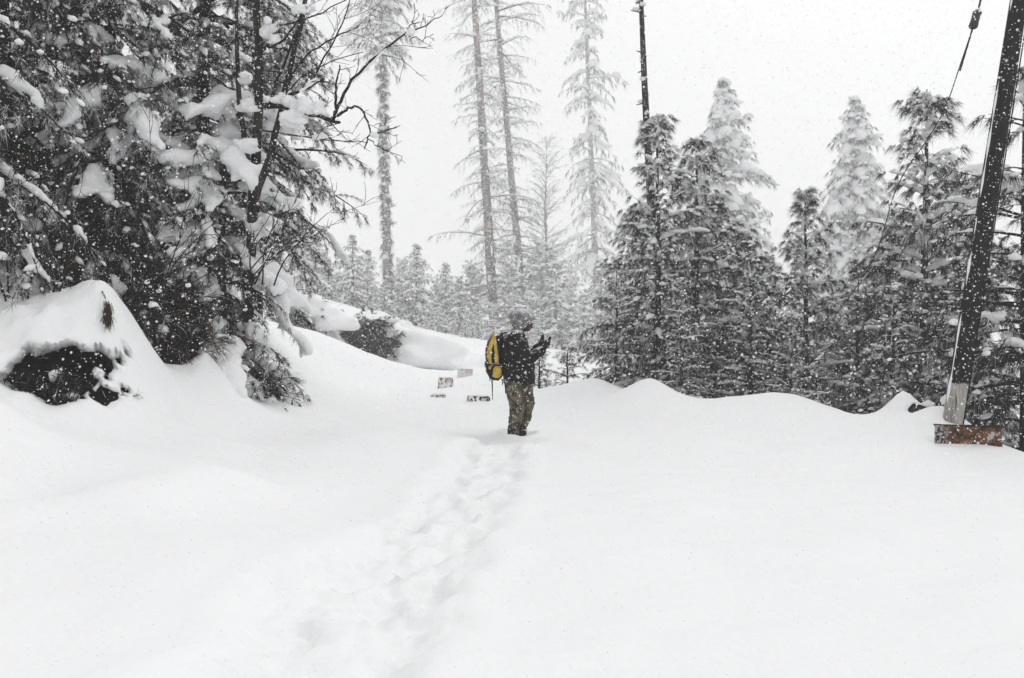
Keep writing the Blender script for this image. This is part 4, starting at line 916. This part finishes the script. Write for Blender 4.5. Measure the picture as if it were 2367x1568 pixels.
ell(body, face_c + AXF * 0.014 + dn * 0.078, (0.022, 0.026, 0.018), -0.6)        # chin
for sy in (-1, 1): ell(body, (0.025, sy * 0.076, 1.455), (0.018, 0.008, 0.03), -0.5)   # ears
SHN, ELN, WRN = (-0.03, -0.19, 1.215), (0.125, -0.255, 0.955), (0.315, -0.125, 1.075)
SHF, ELF, WRF = (-0.02, 0.19, 1.215), (0.11, 0.25, 0.965), (0.265, 0.10, 1.095)
for a, b, c in ((SHN, ELN, WRN), (SHF, ELF, WRF)): capsule(body, [a, b, c], [0.055, 0.042, 0.03])
LEGN = [(-0.02, -0.10, 0.70), (0.0, -0.105, 0.33), (-0.045, -0.11, 0.0), (-0.05, -0.11, -0.2)]
LEGF = [(0.07, 0.09, 0.70), (0.125, 0.10, 0.36), (0.085, 0.10, 0.10), (0.05, 0.10, -0.2)]
for l in (LEGN, LEGF): capsule(body, l, [0.085, 0.06, 0.045, 0.04])
def hand(mb, wr, d, up, thumb, k=1.0, grow=0.0):
    d = np.array(d, float); d /= np.linalg.norm(d); up = np.array(up, float); up -= d * (up @ d); up /= np.linalg.norm(up); sd = np.cross(d, up)
    wr = np.array(wr, float)
    for t, o in ((0.0, 0.0), (0.03, -0.018), (0.03, 0.018), (0.06, -0.024), (0.06, 0.024), (0.06, 0.0)):
        ell(mb, wr + d * (t + 0.015) * k + sd * o * k, (0.026 * k + grow,) * 3)
    for o, l in ((-0.034, 0.060), (-0.012, 0.076), (0.012, 0.080), (0.034, 0.070)):
        a = wr + d * 0.075 * k + sd * o * k; b = a + d * l * 0.55 * k + up * 0.010 * k; c = b + d * l * 0.42 * k + up * 0.030 * k
        capsule(mb, [a, b, c], [0.0115 * k + grow, 0.0105 * k + grow, 0.009 * k + grow], 10)
    a = wr + d * 0.02 * k + sd * thumb * 0.03 * k; b = a + d * 0.03 * k + sd * thumb * 0.03 * k + up * 0.012; c = b + d * 0.035 * k + up * 0.028
    capsule(mb, [a, b, c], [0.014 * k + grow, 0.012 * k + grow, 0.010 * k + grow], 10)
HN = (WRN, (0.72, 0.15, 0.62), (-0.6, 0.2, 0.75), 1); HF = (WRF, (0.55, -0.35, 0.72), (-0.75, 0.1, 0.6), -1)
for h in (HN, HF): hand(body, h[0], h[1], h[2], h[3], 0.95)
person = tag(link('person', fuse(body, 'person', SKIN_SHADED, 0.013, 1), None, loc), 'person in grey hood, black jacket and camouflage trousers looking at raised gloved hands', 'person')

def folds(sc, amp, seed, st=(1, 1, 1)): return lambda co: amp * fbm(co * sc * np.array(st), 3, seed)
tro = MB()
tro.loft([(0.035, 0, 0.56), (0.035, 0, 0.64), (0.03, 0, 0.72), (0.02, 0, 0.80)], [0.13, 0.15, 0.15, 0.14], [0.16, 0.18, 0.18, 0.17], 20)
capsule(tro, [(-0.02, -0.095, 0.64), (-0.012, -0.10, 0.50), (0.0, -0.105, 0.31), (-0.035, -0.11, 0.12), (-0.045, -0.11, 0.035)], [0.128, 0.116, 0.094, 0.076, 0.072])
capsule(tro, [(0.085, 0.09, 0.64), (0.125, 0.095, 0.50), (0.145, 0.10, 0.36), (0.125, 0.10, 0.20), (0.09, 0.10, 0.12)], [0.105, 0.090, 0.078, 0.062, 0.056])
link('trousers', fuse(tro, 'trousers', CAMO, 0.010, 3, 0.5, folds(11, 0.013, 3, (1, 1, 1.4))), person)
jk = MB()
zc = [0.645, 0.70, 0.80, 0.92, 1.05, 1.14, 1.22, 1.28, 1.325]
jk.loft([(x, 0, z) for x, z in zip((0.038, 0.032, 0.012, 0.0, -0.018, -0.028, -0.030, -0.012, 0.01), zc)], [0.200, 0.205, 0.208, 0.204, 0.194, 0.176, 0.148, 0.105, 0.078], [0.225, 0.232, 0.24, 0.235, 0.235, 0.235, 0.215, 0.14, 0.08], 28, 2.3)
capsule(jk, [SHN, (0.04, -0.245, 1.08), ELN, (0.225, -0.195, 1.01), WRN], [0.098, 0.094, 0.084, 0.070, 0.055])
capsule(jk, [SHF, (0.04, 0.235, 1.08), ELF, (0.19, 0.175, 1.03), WRF], [0.098, 0.094, 0.084, 0.068, 0.052])
capsule(jk, [(0.0, -0.06, 1.30), (0.06, 0, 1.325), (0.0, 0.06, 1.30)], [0.05, 0.045, 0.05])
link('jacket', fuse(jk, 'jacket', JACKET, 0.013, 2, 0.5, folds(8, 0.016, 11)), person)
# hood: a cup round the head, open towards the hands
e1 = np.array([0.63, 0, 0.776]); e2 = np.array([0, 1.0, 0])
prof_ = [(-0.245, 0.012), (-0.238, 0.045), (-0.215, 0.085), (-0.17, 0.118), (-0.11, 0.134), (-0.05, 0.128), (0.0, 0.112), (0.012, 0.104), (0.006, 0.095), (-0.05, 0.108), (-0.11, 0.114), (-0.17, 0.098), (-0.215, 0.06), (-0.225, 0.01)]
ns = 32; th = np.arange(ns) / ns * 2 * np.pi; vv = []
for t, r in prof_:
    tip = 0.028 * np.clip(np.cos(th), 0, 1) ** 2 * (1 if t > -0.06 else 0)            # peak of the brim
    ring = RIM + AXF * (t + tip)[:, None] + np.outer(np.cos(th) * r * 1.03, e1) + np.outer(np.sin(th) * r * 0.92, e2)
    vv.append(ring)
vv = np.array(vv); vv = vv.reshape(-1, 3); vv += 0.006 * np.stack([fbm(vv * 14, 2, k) for k in (1, 2, 3)], 1)
i_ = np.arange(len(prof_) - 1)[:, None] * ns; j_ = np.arange(ns)[None]; q_ = np.stack([i_ + j_, i_ + (j_ + 1) % ns, i_ + ns + (j_ + 1) % ns, i_ + ns + j_], -1).reshape(-1, 4)
m_ = MB(); m_.add(vv, q_); link('hood', m_.mesh('hood', [HOOD]), person)
for h in (HN, HF):
    g = MB(); hand(g, h[0], h[1], h[2], h[3], 1.12, 0.003)
    d_ = np.array(h[1]) / np.linalg.norm(h[1]); capsule(g, [np.array(h[0]) - d_ * 0.03, np.array(h[0]) + d_ * 0.02], [0.046, 0.036])
    link('glove', fuse(g, 'glove', GLOVE, 0.005, 2), person)
for l, (fx, fy) in ((LEGN, (-0.05, -0.11)), (LEGF, (0.06, 0.10))):
    g = MB(); capsule(g, [(fx, fy, 0.10), (fx, fy, -0.10), (fx + 0.01, fy, -0.20)], [0.066, 0.064, 0.062]); capsule(g, [(fx - 0.01, fy, -0.21), (fx + 0.17, fy, -0.225)], [0.05, 0.045])
    link('boot', fuse(g, 'boot', BOOT, 0.010, 2, 0.5, folds(16, 0.006, 5)), person)
for sy in (-1, 1):
    m_ = MB(); ell(m_, face_c + AXF * 0.020 - dn * 0.016 + np.array([0, sy * 0.028, 0]), (0.011, 0.012, 0.009)); link('eye', m_.mesh('eye', [mat('eye_dark', (0.02, 0.015, 0.012), 0.2, 0.5)]), person)
m_ = MB(); rg = np.random.default_rng(9)
blobs(m_, [(-0.03, -0.15, 1.285), (-0.07, -0.19, 1.27), (0.0, -0.17, 1.275), (0.02, 0.0, 1.605), (-0.04, 0.02, 1.57), (-0.04, 0.16, 1.285)], np.array([[0.06, 0.05, 0.02], [0.05, 0.045, 0.018], [0.045, 0.04, 0.018], [0.07, 0.06, 0.022], [0.05, 0.06, 0.02], [0.06, 0.05, 0.02]]), rg, ICO3, 0.35, 1.6, 0.5)
link('settled_snow', m_.mesh('settled_snow', [SNOWT]), person)['kind'] = 'stuff'

# backpack
bp = tag(link('backpack', None, None, loc), 'black and yellow backpack worn on the walker\'s back', 'backpack')
bz = np.array([0.685, 0.72, 0.80, 0.92, 1.05, 1.15, 1.24, 1.29, 1.315]); bxc = np.array([-0.262, -0.268, -0.280, -0.287, -0.287, -0.280, -0.258, -0.235, -0.225])
brx = np.array([0.045, 0.080, 0.104, 0.108, 0.106, 0.100, 0.082, 0.055, 0.025]); bry = np.array([0.09, 0.14, 0.165, 0.17, 0.17, 0.165, 0.15, 0.12, 0.06])
m_ = MB(); m_.loft(np.stack([bxc, bxc * 0, bz], 1), brx, bry, 32, 3.0); pack_body = link('pack_body', fuse(m_, 'pack_body', PACK, 0.012, 3, 0.5, folds(13, 0.008, 21)), bp)
def packy(x, z, off):
    xc = np.interp(z, bz, bxc); rx = np.interp(z, bz, brx); ry = np.interp(z, bz, bry)
    u = np.clip(np.abs((x - xc) / rx), 0, 0.97); return -(ry * (1 - u ** 3) ** (1 / 3.0) + off)
def ribbon(name, pts, wd, m, off=0.012, th=0.007):
    pts = np.asarray(pts, float); k = len(pts); s = np.linspace(0, k - 1, (k - 1) * 6 + 1)
    x = np.interp(s, np.arange(k), pts[:, 0]); z = np.interp(s, np.arange(k), pts[:, 1]); wv = np.interp(s, np.arange(k), np.broadcast_to(wd, (k,)))
    for _ in range(3): x[1:-1] = (x[:-2] + 2 * x[1:-1] + x[2:]) / 4; z[1:-1] = (z[:-2] + 2 * z[1:-1] + z[2:]) / 4
    tx, tz = np.gradient(x), np.gradient(z); l = np.hypot(tx, tz) + 1e-9; nx_, nz__ = -tz / l, tx / l
    rows = []
    for e in (-1, -0.4, 0.4, 1):
        X = x + nx_ * wv * e / 2; Z = z + nz__ * wv * e / 2; rows.append(np.stack([X, packy(X, Z, off + (0.004 if abs(e) < 1 else 0)), Z], 1))
    v = np.array(rows).transpose(1, 0, 2); n_ = len(x); v = v.reshape(-1, 3); a = (np.arange(n_ - 1)[:, None] * 4 + np.arange(3)[None]).ravel()
    b = MB(); b.add(v, np.stack([a, a + 4, a + 5, a + 1], 1)); o = link(name, b.mesh(name, [m]), bp); md = o.modifiers.new('t', 'SOLIDIFY'); md.thickness = th; md.offset = 0
    o.parent = pack_body; return o
def zz(x, y): return ((x - 620) * 0.001283, (1395 - y) * 0.001283)
ribbon('side_panel', [zz(418, 395), zz(385, 470), zz(355, 560), zz(352, 640), zz(372, 705)], [0.03, 0.05, 0.052, 0.05, 0.02], YELLOW, 0.014)
ribbon('side_panel', [zz(405, 440), zz(410, 520), zz(422, 600), zz(425, 700)], [0.03, 0.036, 0.040, 0.046], YELLOW, 0.016)
m_ = MB(); cx, cz = zz(428, 775); ell(m_, (cx, packy(np.array(cx), np.array(cz), 0.0), cz), (0.058, 0.035, 0.085)); cx2, cz2 = zz(360, 735); ell(m_, (cx2, packy(np.array(cx2), np.array(cz2), 0.0) , cz2), (0.022, 0.02, 0.03))
link('side_pocket', fuse(m_, 'side_pocket', YELLOW, 0.009, 2, 0.5, folds(20, 0.008, 31)), pack_body)
ribbon('compression_strap', [zz(335, 700), zz(400, 705), zz(480, 712)], 0.018, PACK, 0.024)
for sy in (-1, 1):
    pts_ = [(-0.23, sy * 0.10, 1.25), (-0.15, sy * 0.13, 1.285), (-0.06, sy * 0.14, 1.285), (0.02, sy * 0.14, 1.262), (0.08, sy * 0.14, 1.215), (0.13, sy * 0.15, 1.13), (0.135, sy * 0.17, 1.04), (0.10, sy * 0.20, 0.98)]
    m_ = MB(); a = np.array(pts_); s_ = np.linspace(0, 7, 43); a = np.stack([np.interp(s_, np.arange(8), a[:, k]) for k in range(3)], 1)
    for _ in range(3): a[1:-1] = (a[:-2] + 2 * a[1:-1] + a[2:]) / 4
    m_.tube(a, np.full(43, 0.026), 8, squash=0.45); link('shoulder_strap', m_.mesh('shoulder_strap', [PACK]), bp)
m_ = MB(); x_, z_ = zz(600, 430); m_.box((0.02, -0.20, 1.20), (0.04, -0.185, 1.235)); link('strap_tab', m_.mesh('strap_tab', [YELLOW]), bp)
for (a, b, r) in ((zz(374, 830), zz(386, 1047), 0.006), (zz(352, 800), zz(362, 866), 0.006), (zz(478, 860), zz(480, 905), 0.006), (zz(505, 900), zz(512, 988), 0.007)):
    m_ = MB(); t_ = np.linspace(0, 1, 10); pp = np.stack([a[0] + (b[0] - a[0]) * t_ + 0.003 * np.sin(t_ * 5), np.full(10, -0.13), a[1] + (b[1] - a[1]) * t_ + 0.02 * (t_ < 0.05)], 1); m_.tube(pp, np.linspace(r * 1.6, r * 0.8, 10), 6, squash=0.5); link('hanging_strap', m_.mesh('hanging_strap', [PACK]), bp)
m_ = MB(); m_.box((-0.405, -0.03, 0.85), (-0.385, 0.0, 0.92)); link('buckle', m_.mesh('buckle', [PACK]), pack_body)
m_ = MB(); blobs(m_, [(-0.22, 0, 1.31), (-0.25, -0.06, 1.295), (-0.24, 0.07, 1.30)], np.array([[0.05, 0.09, 0.02], [0.05, 0.05, 0.016], [0.05, 0.05, 0.016]]), rg, ICO3, 0.3, 1.5, 0.5); link('settled_snow', m_.mesh('settled_snow', [SNOWT]), bp)['kind'] = 'stuff'

# ------------------------------------------------------------------ falling snow
rng = np.random.default_rng(200)
def flakes(n, y0, y1, r0, r1):
    y = (rng.uniform(y0 ** 3, y1 ** 3, n)) ** (1 / 3)
    x = rng.uniform(-0.85, 0.85, n) * y; z = CZ + rng.uniform(-0.56, 0.56, n) * y
    return np.stack([x, y, z], 1), r0 + (r1 - r0) * rng.random(n) ** 2.2
fa, ra = flakes(85000, 1.6, 10, 0.0020, 0.0052)
fb, rb_ = flakes(330000, 10, 28, 0.0030, 0.0070)
F = np.vstack([fa, fb]); R = np.concatenate([ra, rb_])
R = np.where(F[:, 1] < 4, np.minimum(R, 0.0013 * F[:, 1]), np.minimum(R, 0.00085 * F[:, 1])); ok = F[:, 2] > gz(F[:, 0], F[:, 1]) + 0.02; F = F[ok]; R = R[ok]
me_ = bpy.data.meshes.new('snowfall'); me_.vertices.add(len(F)); me_.vertices.foreach_set('co', F.astype(np.float32).ravel())
at_ = me_.attributes.new('flake_radius', 'FLOAT', 'POINT'); at_.data.foreach_set('value', R.astype(np.float32)); me_.materials.append(FLAKE)
sf = tag(link('snowfall', me_), 'snowflakes filling the air', 'snow', kind='stuff')
ng = bpy.data.node_groups.new('flakes', 'GeometryNodeTree'); ng.interface.new_socket('Geometry', in_out='INPUT', socket_type='NodeSocketGeometry'); ng.interface.new_socket('Geometry', in_out='OUTPUT', socket_type='NodeSocketGeometry')
gi, go = ng.nodes.new('NodeGroupInput'), ng.nodes.new('NodeGroupOutput'); mp = ng.nodes.new('GeometryNodeMeshToPoints'); na = ng.nodes.new('GeometryNodeInputNamedAttribute'); na.data_type = 'FLOAT'; na.inputs[0].default_value = 'flake_radius'
sm = ng.nodes.new('GeometryNodeSetMaterial'); sm.inputs['Material'].default_value = FLAKE
ng.links.new(gi.outputs[0], mp.inputs['Mesh']); ng.links.new(na.outputs[0], mp.inputs['Radius']); ng.links.new(mp.outputs[0], sm.inputs['Geometry']); ng.links.new(sm.outputs[0], go.inputs[0])
sf.modifiers.new('flakes', 'NODES').node_group = ng

# ------------------------------------------------------------------ snow-filled air
m_ = MB(); m_.box((-500, -300, -60), (500, 700, 60))
HZ = bpy.data.materials.new('haze'); HZ.use_nodes = True; HZ.node_tree.nodes.clear()
pv = N(HZ, 'ShaderNodeVolumePrincipled'); pv.inputs['Color'].default_value = (0.97, 0.97, 0.97, 1); pv.inputs['Density'].default_value = 0.0034
ho = N(HZ, 'ShaderNodeOutputMaterial'); L(HZ, pv.outputs[0], ho.inputs['Volume'])
tag(link('haze', m_.mesh('haze', [HZ], smooth=False)), 'pale snow haze in the air', 'haze', kind='stuff')
